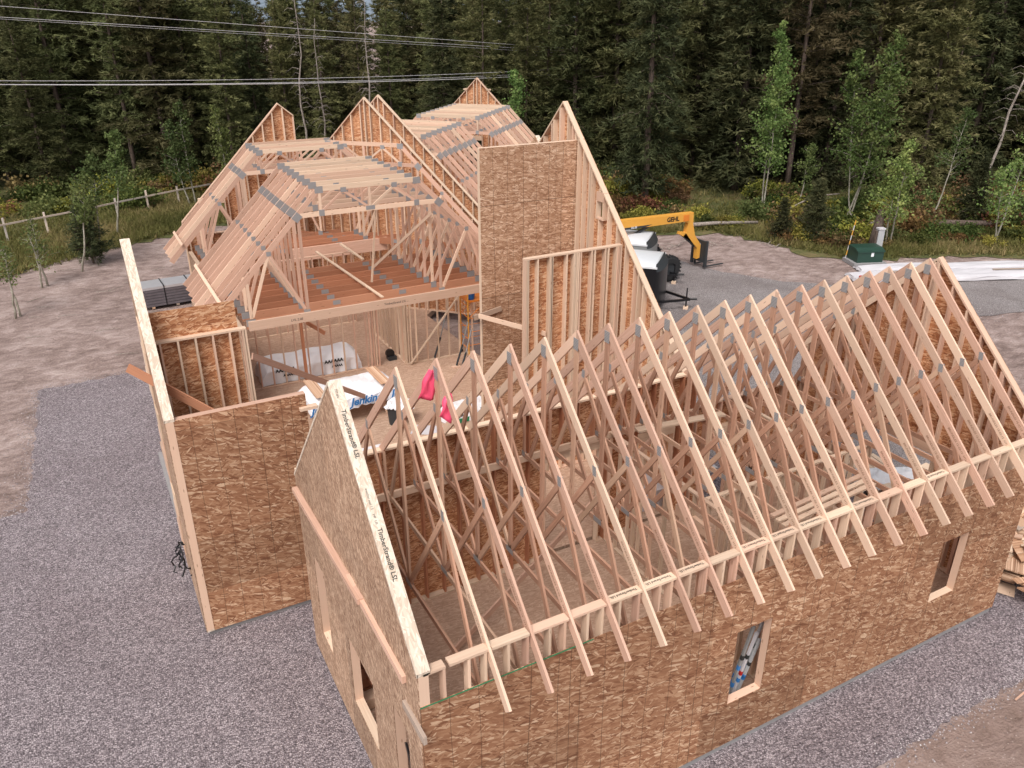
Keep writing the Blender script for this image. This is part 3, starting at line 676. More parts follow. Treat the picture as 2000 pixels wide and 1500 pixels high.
wing_gable('left gable of the twin studded gables in the middle of the roofs', 22.75, 8.72, 5.1, -11.42)
wing_gable('right gable of the twin studded gables, one step behind the other', 23.95, 8.70, 5.1, -11.40)
wing_gable('farthest gable with two small blocks on its rakes', 37.2, 8.42, 5.1, -11.8, holes=[(4.85, 5.75, 3.7, 5.15)])
for (tt, zz) in ((-12.45, 7.80), (-11.15, 7.80), (-13.6, 6.68)):
    x, y = wing(37.12, tt); MB().box(x - .12, x + .12, y - .05, y + .05, zz - 0.03, zz + 0.05, 0).build('rake_block', SPRUCE, label={-12.45: 'small block on the left rake of the farthest gable near its peak', -11.15: 'small block on the right rake of the farthest gable near its peak', -13.6: 'small block low on the left rake of the farthest gable'}[tt], cat='wood block')

# interior stud walls of the main floor
partition('bare stud wall under the carrying beam, behind the wrapped stack', (1.3, 17.95), 0, 4.5, lum=FIR, extra=(4.2, 4.3, 4.38), zb=0.37)
partition('bare stud wall running back from the doorway under the middle roof', (6.62, 21.0), R(-90), 3.3, lum=SPRUCE, zb=0.37, extra=(2.9, 3.0, 3.1, 2.2, 2.3))
partition('bare stud wall right of the doorway, behind the yellow scaffold', (6.65, 17.62), R(-3), 2.55, lum=SPRUCE, zb=0.37, extra=(0.1, 0.2))
partition('rearmost bare stud wall under the middle roof', (1.3, 22.6), 0, 5.2, lum=FIR, zb=0.37)
partition('bare stud wall deep in the angled wing', (7.0, 24.9), R(-25), 3.0, lum=FIR, zb=0.37, extra=(0.5, 1.0), sheath=OSB_IN)
MB().box(4.3, 8.15, 23.1, 23.18, 3.0, 3.50, 0).build('carrying_beam', FIR, label='short laminated beam at the back of the attic void', cat='beam')

# loose boards and braces
def board(p, q, a, b, mat, label, name='brace_board', up=(0, 0, 1), cat='board', group=None):
    return MB().beam(p, q, a, b, up).build(name, mat, label=label, cat=cat, group=group)
board((0.06, 9.0, 5.22), (4.7, 15.2, 0.42), 0.038, 0.14, FIR, 'long thin brace sloping from the cross wall to the floor past the wrapped stack')
board((6.30, 11.05, 4.36), (7.14, 9.0, 4.40), 0.038, 0.12, FIR, 'brace board tying the tall board wall to the shorter framed wall')
board((6.20, 11.14, 4.28), (7.02, 11.14, 4.42), 0.04, 0.14, OLDWOOD, 'short scrap nailed to the left edge of the tall board wall')
board((-2.28, 8.55, 5.62), (-1.02, 7.75, 4.72), 0.038, 0.18, REDFIR, 'reddish brace board poking out through the narrow left wall')
board((6.75, 17.5, 0.43), (8.75, 17.3, 2.9), 0.089, 0.038, SPRUCE, 'diagonal brace across the stud wall right of the doorway')
board((5.35, 15.95, 3.575), (5.01, 22.1, 3.575), 0.089, 0.038, SPRUCE, 'long pale board lying across the attic floor joists', up=(0, 0, 1))
board((6.18, 20.2, 3.6), (6.11, 22.6, 3.6), 0.089, 0.05, SPRUCE, 'short pale board behind the attic floor joists')
board((5.55, 17.5, 3.6), (5.9, 17.5, 6.3), 0.04, 0.06, SPRUCE, 'upright pale prop inside the attic roof')
board((6.1, 19.0, 3.6), (7.3, 16.4, 5.9), 0.04, 0.09, FIR, 'diagonal brace across the right knee posts of the middle roof')
board((3.1, 17.6, 0.37), (3.1, 17.6, 3.2), 0.09, 0.09, REDFIR, 'single reddish post standing under the carrying beam')
board((2.2, 19.9, 3.1), (3.9, 17.8, 2.0), 0.038, 0.14, REDFIR, 'reddish brace behind the stud wall under the carrying beam')
board((3.0, 1.1, 0.40), (5.3, 2.2, 0.40), 0.14, 0.04, FIR, 'loose board lying on the floor of the front wing', up=(0, 0, 1))
board((1.9, 1.4, 0.40), (2.5, 3.4, 0.62), 0.10, 0.04, REDFIR, 'loose reddish board on the floor near the near gable')
# long rows of bracing laid through the front trusses (ridge of diagonals)
for i, (xa, xb) in enumerate(()):
    board((xa, 2.72 - 0.02, PL + 0.12), (xb, 2.72, PL + 0.12), 0.089, 0.038, SPRUCE, 'pale runner nailed along the %s half of the front bottom chords' % ('near', 'far')[i])
board((2.0, 3.9, 0.42), (7.8, 5.3, 3.1), 0.038, 0.14, FIR, 'diagonal brace against the reddish rear wall studs')
board((7.2, 5.2, 3.45), (9.4, 4.9, 3.45), 0.2, 0.04, SPRUCE, 'pale planks lying across the rear bottom chords', up=(0, 0, 1))
for k in range(3):
    board((7.4 + k * .02, 1.1 + k * 0.16, 3.40), (10.0, 1.3 + k * 0.16, 3.40), 0.10, 0.04, SPRUCE, '%s of three loose boards resting on the front bottom chords' % ('nearest', 'middle', 'farthest')[k], group='loose boards on the chords')

# ---------------------------------------------------------------- wrapped lumber and packages
def wrapped(name, label, loc, rz, lx, ly, lz, mat=WRAPW, seed=0, skirt=0.0, cat='package'):
    rs = random.Random(seed); t = thing(name, label, cat, loc, rz)
    nx_, ny_ = 22, 7; mb = MB()
    def pt(u, v_, top=True):
        x = (u - .5) * lx; y = (v_ - .5) * ly
        z = lz * (1 - 0.35 * abs(2 * v_ - 1) ** 4 - 0.25 * abs(2 * u - 1) ** 14) + 0.03 * math.sin(u * 17 + seed) * math.cos(v_ * 9 + seed) + rs.uniform(-.012, .012)
        return (x, y, z)
    base = 0
    for j in range(ny_ + 1):
        for i in range(nx_ + 1): mb.v.append(pt(i / nx_, j / ny_))
    for j in range(ny_):
        for i in range(nx_):
            a = j * (nx_ + 1) + i; mb.face((a, a + 1, a + nx_ + 2, a + nx_ + 1), [(0, 0)] * 4, .5)
    ring = [i for i in range(nx_ + 1)] + [j * (nx_ + 1) + nx_ for j in range(1, ny_ + 1)] + [ny_ * (nx_ + 1) + i for i in range(nx_ - 1, -1, -1)] + [j * (nx_ + 1) for j in range(ny_ - 1, 0, -1)]
    prev = ring
    for k in (1, 2, 3):
        f = k / 3; nr = []
        for q, r_ in enumerate(ring):
            x, y, z = mb.v[r_]; bul = 0.03 * math.sin(q * 1.7 + seed) + rs.uniform(-.012, .012) + 0.015 * k
            nxv = (1 if x > lx / 2 - .01 else -1 if x < -lx / 2 + .01 else 0); nyv = (1 if y > ly / 2 - .01 else -1 if y < -ly / 2 + .01 else 0)
            zz = z * (1 - f) + skirt * (rs.uniform(0, 1) if k == 3 else 0) + 0.01
            nr.append(len(mb.v)); mb.v.append((x + nxv * bul, y + nyv * bul, zz))
        for q in range(len(ring)):
            q2 = (q + 1) % len(ring); mb.face((prev[q2], prev[q], nr[q], nr[q2]), [(0, 0)] * 4, .5)
        prev = nr
    mb.build('wrap', mat, t, smooth=False)
    return t
jk = wrapped('wrapped_lumber_stack', 'white wrapped lumber stack with blue lettering raised on stands in the courtyard', (3.72, 15.0, 0.85), R(1), 2.75, 1.55, 0.52, WRAPW, 3, 0.10, 'lumber stack')
for (x, s_) in ((-0.95, 'Jenkins'), (0.25, 'Jenkins'), (1.18, 'Je')):
    text_mesh(s_, 0.34, BLUEP, 'printed_lettering', jk, (x, -0.87, 0.25), (PI / 2, 0, 0), 0.25, 0.012)
text_mesh('Jenkins', 0.24, BLUEP, 'printed_lettering', jk, (-1.45, 0.0, 0.2), (PI / 2, 0, -PI / 2), 0.25, 0.006)
for x in (-1.02, 0.98): MB().box(x - .17, x + .17, -0.70, 0.70, 0.555, 0.57, 1).build('strand_board_strip', OSB_SLAB, jk)
for x in (-0.9, 0.9):
    for y in (-0.5, 0.5):
        MB().beam((x, y, 0.02), (x + 0.12, y - 0.1, -0.58), 0.05, 0.08).build('stand_leg', SPRUCE, jk)
pa = wrapped('wrapped_board_stack', 'low white wrapped stack with black print behind the bare studs', (3.45, 18.75, 0.37), R(-1), 3.3, 1.15, 0.72, WRAPW, 8, 0.0, 'lumber stack')
for x in (-0.9, 0.75):
    text_mesh('AAAAAA', 0.16, INK, 'printed_lettering', pa, (x, -0.64, 0.46), (PI / 2, 0, 0), 0, 0.01); text_mesh('AAAAA', 0.11, INK, 'printed_lettering', pa, (x + .1, -0.65, 0.27), (PI / 2, 0, 0), 0, 0.008)
wrapped('empty_wrap', 'crumpled white bag draped over a dark bin behind the first truss', (4.85, 13.55, 0.95), R(-35), 0.75, 0.6, 0.16, WRAPW, 5, 0.05, 'bag')
MB().lathe([(0.0, 0.37), (0.22, 0.37), (0.27, 0.98), (0.24, 0.98)], 20, c=(4.72, 13.62, 0)).build('rubbish_bin', DKG, label='dark round bin under the crumpled white bag', cat='bin')
b2 = wrapped('shingle_bag', 'white and green printed bundle behind the second truss', (6.75, 13.1, 0.37), R(5), 1.5, 0.75, 0.45, WRAPW, 9, 0.0, 'package')
text_mesh('Lone', 0.20, INK, 'printed_lettering', b2, (-0.5, -0.43, 0.30), (PI / 2, 0, 0), 0.2, 0.006); text_mesh('Star', 0.20, INK, 'printed_lettering', b2, (0.45, -0.43, 0.30), (PI / 2, 0, 0), 0.2, 0.006)
MB().box(-0.74, 0.1, -0.428, -0.40, 0.02, 0.16, 0).build('green_band', GREENP, b2)
MB().box(-0.4, 0.4, -0.3, 0.3, 0, 0.012, 0).build('foam_sheet', WRAPW, label='white foam sheet lying flat beside the near gable peak', cat='sheet').location = (3.55, 12.3, 0.37)
f2 = MB().box(-0.45, 0.45, -0.28, 0.28, 0, 0.012, 0).build('foam_sheet', WRAPW2, label='printed white sheet lying on the floor under the dark bin', cat='sheet'); f2.location = (5.35, 12.75, 0.37); f2.rotation_euler = (0, 0, -0.6)
wb = MB().box(-0.7, 0.7, -0.35, 0.35, 0, 0.10, 0).build('foam_board', WRAPW, label='white panel seen through the rear opening between truss webs', cat='sheet'); wb.location = (10.4, 6.9, 0.6)
board((10.4 - .6, 6.9, 0.1), (10.4 + .6, 6.9, 0.1), 0.5, 0.2, OLDWOOD, 'stack of boards supporting the white panel', up=(0, 0, 1))
wp = MB().box(-0.5, 0.5, -0.4, 0.4, 0, 0.5, 0).build('white_box', WRAPW2, label='white box standing in the rear room doorway', cat='box'); wp.location = (8.6, 6.6, 0.37)
# pink ribbons
def ribbon(label, pts):
    mb = MB(); n = 9
    (a, b, c, d) = [Vector(p) for p in pts]
    for i in range(n + 1):
        t_ = i / n
        for k in range(5):
            u = k / 4; p = (a.lerp(b, u)).lerp(c.lerp(d, u), t_)
            p.y += 0.035 * math.sin(u * 9 + t_ * 5); p.x += 0.01 * math.sin(t_ * 11); mb.v.append(tuple(p))
    for i in range(n):
        for k in range(4):
            q = i * 5 + k; mb.face((q, q + 1, q + 6, q + 5), [(0, 0)] * 4, .5)
    o = mb.build('flagging_ribbon', PINK, smooth=True, label=label, cat='ribbon', group='pink ribbons')
    sm = o.modifiers.new('thickness', 'SOLIDIFY'); sm.thickness = 0.004
ribbon('left pink ribbon hanging from the peak of the second truss', [(1.53, 2.97, 6.95), (1.60, 2.95, 6.93), (1.35, 3.02, 6.50), (1.61, 2.98, 6.42)])
ribbon('right pink ribbon tied lower down on the second truss', [(1.63, 2.55, 6.74), (1.69, 2.52, 6.71), (1.47, 2.50, 6.42), (1.68, 2.50, 6.22)])

# wrapped lumber by the road
lt = wrapped('tarped_lumber', 'long white tarped lumber pile at the right edge behind the far gable', (35.8, 14.95, 0.02), R(-24), 14.0, 1.35, 0.30, WRAPW2, 13, 0.06, 'lumber pile')
lt2 = wrapped('tarped_lumber', 'white tarped lumber pile lying behind the long one, farther from the drive', (36.6, 16.1, 0.02), R(-24), 12.5, 1.0, 0.24, WRAPW2, 17, 0.06, 'lumber pile')
for k, (dx, lb) in enumerate(((-3.5, 'left dark batten lying on the long tarped lumber pile'), (2.0, 'right dark batten lying on the long tarped lumber pile'))):
    o = MB().box(-1.0, 1.0, -.05, .05, 0, .04, 0).build('batten', OLDWOOD, label=lb, cat='board'); o.location = (34.9 + dx * math.cos(R(-24)), 15.35 + dx * math.sin(R(-24)), 0.35); o.rotation_euler = (0, 0, R(-24))
MB().lathe([(0, 0), (0.15, 0), (0.17, 0.36), (0, 0.36)], 14, c=(29.3, 17.1, 0.02)).build('bucket', REDP, label='small red container at the left tip of the tarped lumber', cat='container')
# lumber pile with white bags outside the doorway of the far gable
lp = thing('lumber_pile', 'pale board pile under white and green bags outside the far gable doorway', 'lumber pile', (15.1, 4.1, 0.02), R(80))
for k in range(4):
    for j in range(6): MB().box(-1.5 + 0.03 * k, 1.5, -0.55 + j * 0.18, -0.55 + j * 0.18 + 0.15, k * 0.09, k * 0.09 + 0.07, 0).build('plank', SPRUCE, lp)
b3 = wrapped('insulation_bag', 'white bag with green print lying on the board pile outside the doorway', (15.0, 4.2, 0.40), R(-25), 1.9, 0.8, 0.28, WRAPW, 21, 0.0, 'bag')
MB().box(0.3, 0.75, -0.44, -0.415, 0.05, 0.2, 0).build('green_band', GREENP, b3)

# ---------------------------------------------------------------- scaffold, jacks, ladders
sc = thing('rolling_scaffold', 'yellow rolling scaffold with blue bucket level, beside the tall board wall', 'scaffold', (9.25, 17.4, 0.37), R(-3))
for x in (-0.42, 0.42):
    for y in (-0.36, 0.36):
        MB().tube([(x, y, 0.10), (x, y, 2.75)], 0.024, 8).build('upright_tube', YEL, sc)
        w_ = MB().lathe([(0.0, -.02), (.06, -.02), (.06, .02), (0, .02)], 12, 'y', (x, y, 0.06)).build('caster', RUB, sc)
    for z in (0.35, 0.75, 1.15, 1.55, 1.95, 2.35): MB().tube([(x, -0.36, z), (x, 0.36, z)], 0.014, 6).build('rung', ORG, sc)
for y in (-0.36, 0.36):
    for z in (0.5, 1.0, 1.5): MB().tube([(-0.42, y, z), (0.42, y, z)], 0.012, 6).build('rung', ORG, sc)
    MB().tube([(-0.42, y, 1.5), (0.42, y, 2.2)], 0.016, 6).build('cross_brace', ORG, sc)
MB().box(-0.42, 0.42, -0.36, 0.36, 2.1, 2.15, 0).build('deck', ORG, sc)
MB().lathe([(0, 2.16), (0.12, 2.16), (0.15, 2.44), (0.13, 2.44)], 16, c=(0, 0, 0)).build('bucket', BLUEO, label='blue bucket standing on the scaffold deck', cat='bucket').location = (9.02, 17.25, 0.37)
for i, (x, y, lb) in enumerate(((7.95, 17.6, 'left'), (8.35, 16.6, 'middle'), (8.15, 15.9, 'right'))):
    j = thing('wall_jack', '%s of the dark slanting wall braces left of the scaffold' % lb, 'brace', (x, y, 0.37), 0, 'slanting wall braces')
    MB().tube([(-0.25, 0, 0.06), (0.05, 0.1, 0.75)], 0.035, 8).build('strut', DKG, j); MB().tube([(0.05, 0.1, 0.75), (0.32, 0.2, 1.5)], 0.022, 8).build('strut', ALUD, j)
    MB().box(-0.42, -0.12, -0.08, 0.08, 0.0, 0.03, 0).build('foot_pad', SPRUCE, j)
ld = thing('step_ladder', 'orange stepladder standing behind the cross wall', 'ladder', (0.95, 12.6, 0.37), R(10))
for x in (-0.22, 0.22):
    MB().beam((x * 1.2, -0.3, 0), (x * .8, 0, 1.8), 0.03, 0.07).build('rail', ORG, ld); MB().beam((x * 1.2, 0.5, 0), (x * .8, 0.04, 1.8), 0.025, 0.05).build('rail', ORG, ld)
for k in range(1, 6): MB().box(-0.24 + .012 * k, 0.24 - .012 * k, -0.33 + 0.05 * k, -0.21 + 0.05 * k, 0.3 * k, 0.3 * k + .025, 0).build('step', ORG, ld)
MB().lathe([(0, 0), (.16, 0), (.16, .12), (0, .12)], 16, 'y', (6.3, 18.3, 0.6)).build('cable_reel', BLK, label='black cable reel on the floor beside the doorway studs', cat='reel')
MB().box(6.2, 6.5, 18.2, 18.5, 0.37, 0.5, 0).build('tool_case', DKG, label='dark tool case on the floor below the black reel', cat='case')
# things glimpsed through the openings of the near walls
_bn = ('lower left', 'lower middle', 'lower right', 'middle left', 'central', 'middle right', 'top left', 'top middle', 'top right')
for k in range(9):
    yy = 3.55 + 0.26 * (k % 3) + 0.03 * (k // 3); z_ = 0.50 + 0.24 * (k // 3); xo = 0.18 + 0.09 * ((k * 5) % 4)
    board((xo, yy, z_), (0.80, yy + .03, z_), 0.235, 0.22, REDFIR if k not in (0, 3) else SPRUCE, '%s beam end in the reddish stack seen through the middle gable window' % _bn[k], name='stacked_beam', group='beams inside the gable window')
bx = thing('bar_clamp', 'dark clamp with red end inside the window opening nearest the front corner', 'tool', (0.10, 0.72, 1.25))
MB().beam((0, 0.25, 0.9), (0, -0.25, 0.1), 0.03, 0.06).build('bar', BLK, bx); MB().box(-0.05, 0.05, 0.1, 0.2, 0.05, 0.13, 0).build('handle', REDP, bx); MB().box(-0.02, 0.02, -0.2, 0.1, 0.06, 0.10, 1).build('jaw', BLK, bx)
for k in range(6):
    dx, dy = 0.085 * (k % 3), 0.07 * (k // 3)
    o = thing('packaged_strip', '%s blue and white packaged trim strip leaning inside the front window' % ORD[k], 'packaged strip', (5.80 + dx + .03 * (k // 3), 0.40 + dy, 0.4), 0, 'packaged strips inside the front window')
    h_ = 1.82 - 0.09 * ((k * 2) % 5); q = Vector((0.36 + 0.025 * k, -0.06, h_))
    MB().beam((0, 0, 0), q, 0.045, 0.04).build('strip', (ALUD, WRAPW2, GREYM)[k % 3], o)
    for u_, m_ in ((0.30 + .07 * (k % 3), BLUEP), (0.62 + .05 * (k % 2), INK), (0.50 - .04 * k % .3, REDP if k == 1 else BLUEP)): MB().beam(q * u_, q * (u_ + .05), 0.048, 0.044).build('printed_band', m_, o)
# black netting / trimmer lying on the gravel against the left wall
bt = thing('black_cable_heap', 'tangled black cable hanging off the foot of the left wall over the gravel', 'cable', (-2.02, 8.6, 0.9))
rs = random.Random(5)
for k in range(9):
    p = Vector((rs.uniform(-.12, .05), rs.uniform(-.1, .1), rs.uniform(0.1, 0.6))); pts = [p.copy()]
    for q in range(7): p += Vector((rs.uniform(-.065, .06), rs.uniform(-.07, .07), rs.uniform(-.13, .05))); pts.append(p.copy())
    MB().tube(pts, 0.018, 6).build('loop', BLK, bt)
# bundle of siding left of the middle roof
sb = thing('siding_bundle', 'strapped bundle of grey metal siding lying left of the middle roof', 'bundle', (0.55, 29.9, 0.0), R(3))
for k in range(7):
    MB().box(-1.35 + 0.05 * (k % 3), 1.6, -0.6, 0.55 - 0.03 * (k % 2), 0.10 + k * 0.125, 0.10 + k * 0.125 + 0.105, 0).build('layer', BUNDLE if k == 6 else STEELW, sb)
for x in (-0.45, 0.6): MB().box(x - .02, x + .02, -0.62, 0.58, 0.09, 0.982, 1).build('strap', BLK, sb)
for x in (-1.0, 0, 1.0): MB().box(x - .06, x + .06, -0.6, 0.6, 0, 0.09, 1).build('bearer', OLDWOOD, sb)

# scrap wood heap at the right corner: every piece on its own
rs = random.Random(77)
for k in range(210):
    d = rs.random(); x = 13.9 + rs.random() * 3.4; y = -0.5 + rs.random() * 5.2 * (0.35 + 0.65 * rs.random()); hgt = 1.35 * max(0, 1 - abs(x - 15.5) / 1.9) ** .35 * max(0, 1 - abs(y - 1.7) / 2.6) ** .35
    lx, ly, lz = rs.uniform(.35, 1.3), rs.uniform(.10, .42), rs.choice((.012, .038, .038)); m_ = rs.choice((OSB_SLAB, OSB_GABLE, SPRUCE, OSB_SLAB, FIR, OLDWOOD, SPRUCE))
    o = MB().box(-lx / 2, lx / 2, -ly / 2, ly / 2, -lz / 2, lz / 2, 0).build('scrap_board', m_, label='offcut of board or strand panel lying in the scrap heap at the far right corner', cat='scrap wood', group='offcuts in the scrap heap at the right')
    o.location = (x, y, 0.04 + hgt * rs.uniform(0.5, 1.0) + 0.02 * k / 64); o.rotation_euler = (rs.uniform(-.3, .3) * min(1, hgt * 3), rs.uniform(-.35, .35) * min(1, hgt * 3), rs.uniform(0, PI))
pl_ = thing('wooden_pallet', 'wooden pallet half buried at the foot of the scrap heap', 'pallet', (14.75, 1.0, 0.04), R(35))
for k in range(6): MB().box(-.6, .6, -.5 + k * .18, -.5 + k * .18 + .1, .10, .12, 0).build('slat', OLDWOOD, pl_)
for y in (-.6, -0.05, .5): MB().box(y, y + .05, -.5, .5, 0, .098, 1).build('runner', OLDWOOD, pl_)
o = MB().box(-.22, .22, -.2, .2, 0, .02, 0).build('scrap_board', FIR, label='small pink square offcut on the gravel by the far front corner', cat='scrap wood'); o.location = (13.95, 0.3, .03); o.rotation_euler = (0, 0, .5)
o = MB().box(-.12, .12, -.03, .03, 0, .02, 0).build('scrap_board', SPRUCE, label='tiny pale offcut alone on the gravel strip', cat='scrap wood'); o.location = (12.6, -1.1, .02); o.rotation_euler = (0, 0, .6)
o = MB().box(-.22, .22, -.015, .015, 0, .02, 0).build('scrap_board', FIR, label='thin reddish stick lying on the dirt right of the gravel strip', cat='scrap wood'); o.location = (11.25, -1.75, .05); o.rotation_euler = (0, 0, .1)

# ---------------------------------------------------------------- trailers and telehandler
def trailer(label, loc, rz, side):
    t = thing('enclosed_trailer', label, 'trailer', loc, rz)      # +x forward, origin under the front centre
    H = 2.12; hw = 1.17; Lt = 5.0
    prof = [(-hw, 0.38), (-hw, H - 0.05), (-hw * .8, H + 0.02), (0, H + 0.10), (hw * .8, H + 0.02), (hw, H - 0.05), (hw, 0.38)]
    nose = [(0, 1.0), (0.16, .985), (0.30, .90), (0.40, .70), (0.44, 0.35)]
    mb = MB(); mb.box(-Lt, 0.0, -hw, hw, 0.38, H - 0.06, 0).build('body', side, t)
    # rounded nose
    out = [(0, -hw)] + [(0.26 * math.sin(a) , -hw * math.cos(a)) for a in [R(10 * k) for k in range(1, 18)]] + [(0, hw)]
    MB().prism(out, [], 0.42, H - 0.25, 'xy').build('nose_panel', BLK if side is BLK else ALUD, t)
    m2 = MB(); n = len(out)
    for (x, y) in out: m2.v.append((x, y, H - 0.25))
    for (x, y) in out: m2.v.append((x * 0.15 - 0.05, y * 0.93, H + 0.05))
    for k in range(n - 1): m2.face((k, k + 1, n + k + 1, n + k), [(0, 0)] * 4, .5)
    m2.build('nose_cap', DKG, t, smooth=True)
    r_ = MB(); pr = [(-hw, H - .06), (-hw * .86, H + .03), (-hw * .4, H + .10), (0, H + .12), (hw * .4, H + .10), (hw * .86, H + .03), (hw, H - .06)]
    for x in (-Lt, -0.06):
        for (y, z) in pr: r_.v.append((x, y, z))
    for k in range(6): r_.face((k, k + 1, 7 + k + 1, 7 + k), [(0, 0)] * 4, .5)
    r_.face(tuple(range(7, 14)), [(0, 0)] * 7, .5)
    r_.build('roof', ALU, t, smooth=True)
    for y in (-hw - .01, hw + .01): MB().box(-Lt, 0.02, y - .02, y + .02, H - 0.13, H - 0.05, 0).build('roof_trim', ALU, t)
    for s_ in (-1, 1): MB().beam((0.2, s_ * 0.75, 0.45), (1.35, 0, 0.45), 0.07, 0.1).build('tongue_beam', BLK, t)
    MB().tube([(1.35, 0, .47), (1.65, 0, .5)], .05, 8).build('coupler', BLK, t)
    MB().tube([(1.2, 0, .12), (1.2, 0, .95)], .032, 8).build('jack_post', BLK, t); MB().box(1.1, 1.3, -.12, .12, 0.0, .12, 0).build('jack_block', SPRUCE, t)
    for y in (-hw + .05, hw - .05):
        for x in (-2.6, -3.4):
            w_ = MB().lathe([(0, -.1), (.30, -.1), (.33, -.07), (.33, .07), (.30, .1), (0, .1)], 24, 'y', (x, y, .33)).build('wheel', RUB, t)
    return t
trailer('nearer enclosed trailer, black sided with silver roof, behind the steep gable', (18.95, 19.2, 0.0), R(-47), BLK)
trailer('farther enclosed trailer, grey sided with silver roof, behind the black one', (20.75, 22.25, 0.0), R(-47), ALUD)
th = thing('telehandler', 'yellow telescopic handler parked behind the trailers with its fork lowered', 'telehandler', (20.2, 22.9, 0.0), R(0))
MB().box(-3.2, 0.9, -0.5, 0.5, 0.55, 1.3, 0).build('chassis', YEL, th)
cb_ = MB().box(-2.6, -0.9, 0.3, 1.05, 1.2, 2.35, 2).build('cab', DKG, th)
for (x, y) in ((1.35, -1.05), (1.75, 0.9), (-2.4, -1.0), (-2.4, 1.0)):
    tr_ = MB(); tr_.lathe([(0.30, -.20), (.52, -.20), (.60, -.15), (.62, 0), (.60, .15), (.52, .20), (.30, .20)], 30, 'y', (x, y, .62))
    for k in range(22):
        a = 2 * PI * k / 22; c, s_ = math.cos(a), math.sin(a)
        tr_.beam((x + .63 * c, y - .19, .62 + .63 * s_), (x + .63 * math.cos(a + .12), y + .0, .62 + .63 * math.sin(a + .12)), .06, .05, up=(c, 0, s_)); tr_.beam((x + .63 * math.cos(a + .14), y + .19, .62 + .63 * math.sin(a + .14)), (x + .63 * math.cos(a + .26), y + .0, .62 + .63 * math.sin(a + .26)), .06, .05, up=(c, 0, s_))
    wh = tr_.build('tyre', RUB, th); MB().lathe([(0, -.12), (.3, -.14), (.3, .14), (0, .12)], 20, 'y', (x, y, .62)).build('rim', DKG, th)
MB().box(0.95, 2.05, 0.62, 1.15, 1.22, 1.30, 0).build('mudguard', DKG, th)
MB().box(0.9, 1.6, -0.8, 0.7, 0.5, 0.8, 0).build('axle', DKG, th)
bo = MB(); bo.quadxz([(-3.6, 3.0), (3.1, 2.87), (3.1, 2.50), (-3.6, 2.52)], -0.20, 0.20); boom = bo.build('boom', YEL, th)
MB().quadxz([(-3.5, 2.62), (0.9, 2.60), (0.5, 2.51), (-3.5, 2.50)], -0.206, -0.2012).build('dark_stripe', DKG, th)
text_mesh('GEHL', 0.30, BLK, 'lettering', th, (2.12, -0.206, 2.69), (PI / 2, R(1), 0), 0, 0.012)
text_mesh('DL-55', 0.13, WRAPW, 'lettering', th, (-0.15, -0.210, 2.565), (PI / 2, 0, 0), 0, 0.004)
hd = MB(); hd.prism([(3.0, 2.88), (3.42, 2.88), (3.45, 2.3), (3.62, 1.75), (4.05, 1.2), (4.05, 0.55), (3.88, 0.5), (3.85, 1.05), (3.45, 1.45), (3.0, 1.95), (2.72, 2.0), (2.68, 1.88), (2.9, 1.75), (3.08, 1.95), (3.15, 2.35), (2.95, 2.48)], [], -0.13, 0.13).build('boom_head', YEL, th)
MB().box(2.75, 3.1, -0.21, 0.21, 2.52, 2.82, 0).build('pin_housing', ORG, th)
fk = MB(); fk.box(4.06, 4.18, -0.55, -0.42, 0.15, 1.45, 2); fk.box(4.06, 4.18, 0.42, 0.55, 0.15, 1.45, 2); fk.box(4.07, 4.16, -0.5, 0.5, 1.28, 1.42, 1); fk.box(4.07, 4.16, -0.5, 0.5, 0.35, 0.5, 1)
fk.box(4.08, 4.15, -0.38, -0.1, 0.5, 1.28, 2)
fk.build('carriage', DKG, th)
for y in (-0.35, 0.35):
    MB().box(4.16, 5.4, y - .05, y + .05, 0.10, 0.14, 0).build('fork', DKG, th); MB().box(4.18, 4.23, y - .05, y + .05, 0.14, 0.95, 2).build('fork_shank', DKG, th)

for k, (ya, yb) in enumerate(((0.23, 0.05), (0.225, 0.12), (0.22, -0.03))):
    MB().tube([(-3.4, ya, 2.93 - .05 * k), (0.5, ya, 2.90 - .05 * k), (2.6, ya, 2.86 - .06 * k), (3.05, ya, 2.62 - .05 * k), (3.12, ya + .06, 2.2), (3.3, ya + .08, 1.7)], .014, 6).build('hydraulic_hose', BLK, th)
MB().tube([(2.75, 0, 1.95), (3.75, 0, 1.15)], .06, 10).build('tilt_cylinder', DKG, th); MB().tube([(-1.5, 0, 1.6), (0.9, 0, 2.5)], .075, 10).build('lift_cylinder', DKG, th)
# transformer box, meter pedestal, marker
tf = thing('transformer_box', 'dark green pad transformer box with a small white label at the forest edge', 'transformer', (32.2, 19.4, 0.12), R(-22))
MB().box(-.85, .85, -.62, .62, -0.1, .08, 0).build('concrete_pad', CONC, tf)
MB().prism([(-.68, .08), (.68, .08), (.68, .68), (-.68, .68)], [], -.5, .5).build('cabinet', TGREEN, tf)
MB().quadxz([(-.72, .78), (.72, .78), (.72, .69), (-.72, .69)], -.2, .52).build('lid', TGREEN, tf)
MB().hexa([(-.72, -.55, .64), (-.72, -.2, .78), (-.72, -.2, .69), (-.72, -.55, .60), (.72, -.55, .64), (.72, -.2, .78), (.72, -.2, .69), (.72, -.55, .60)], 1.4, .3, .1).build('lid', TGREEN, tf)
MB().box(.02, .16, -.506, -.501, .38, .58, 2).build('label_plate', WRAPW, tf)
mp = thing('meter_pedestal', 'grey utility meter pedestal behind the green box', 'meter box', (34.1, 20.2, 0.12), R(-20))
MB().box(-.17, .17, -.12, .12, 0, 1.25, 2).build('cabinet', GREYM, mp); MB().box(-.19, .19, -.15, .15, 1.25, 1.33, 0).build('cap', WRAPW2, mp); MB().box(-.31, -.19, -.1, .1, .1, 1.2, 2).build('side_board', BARK, mp)
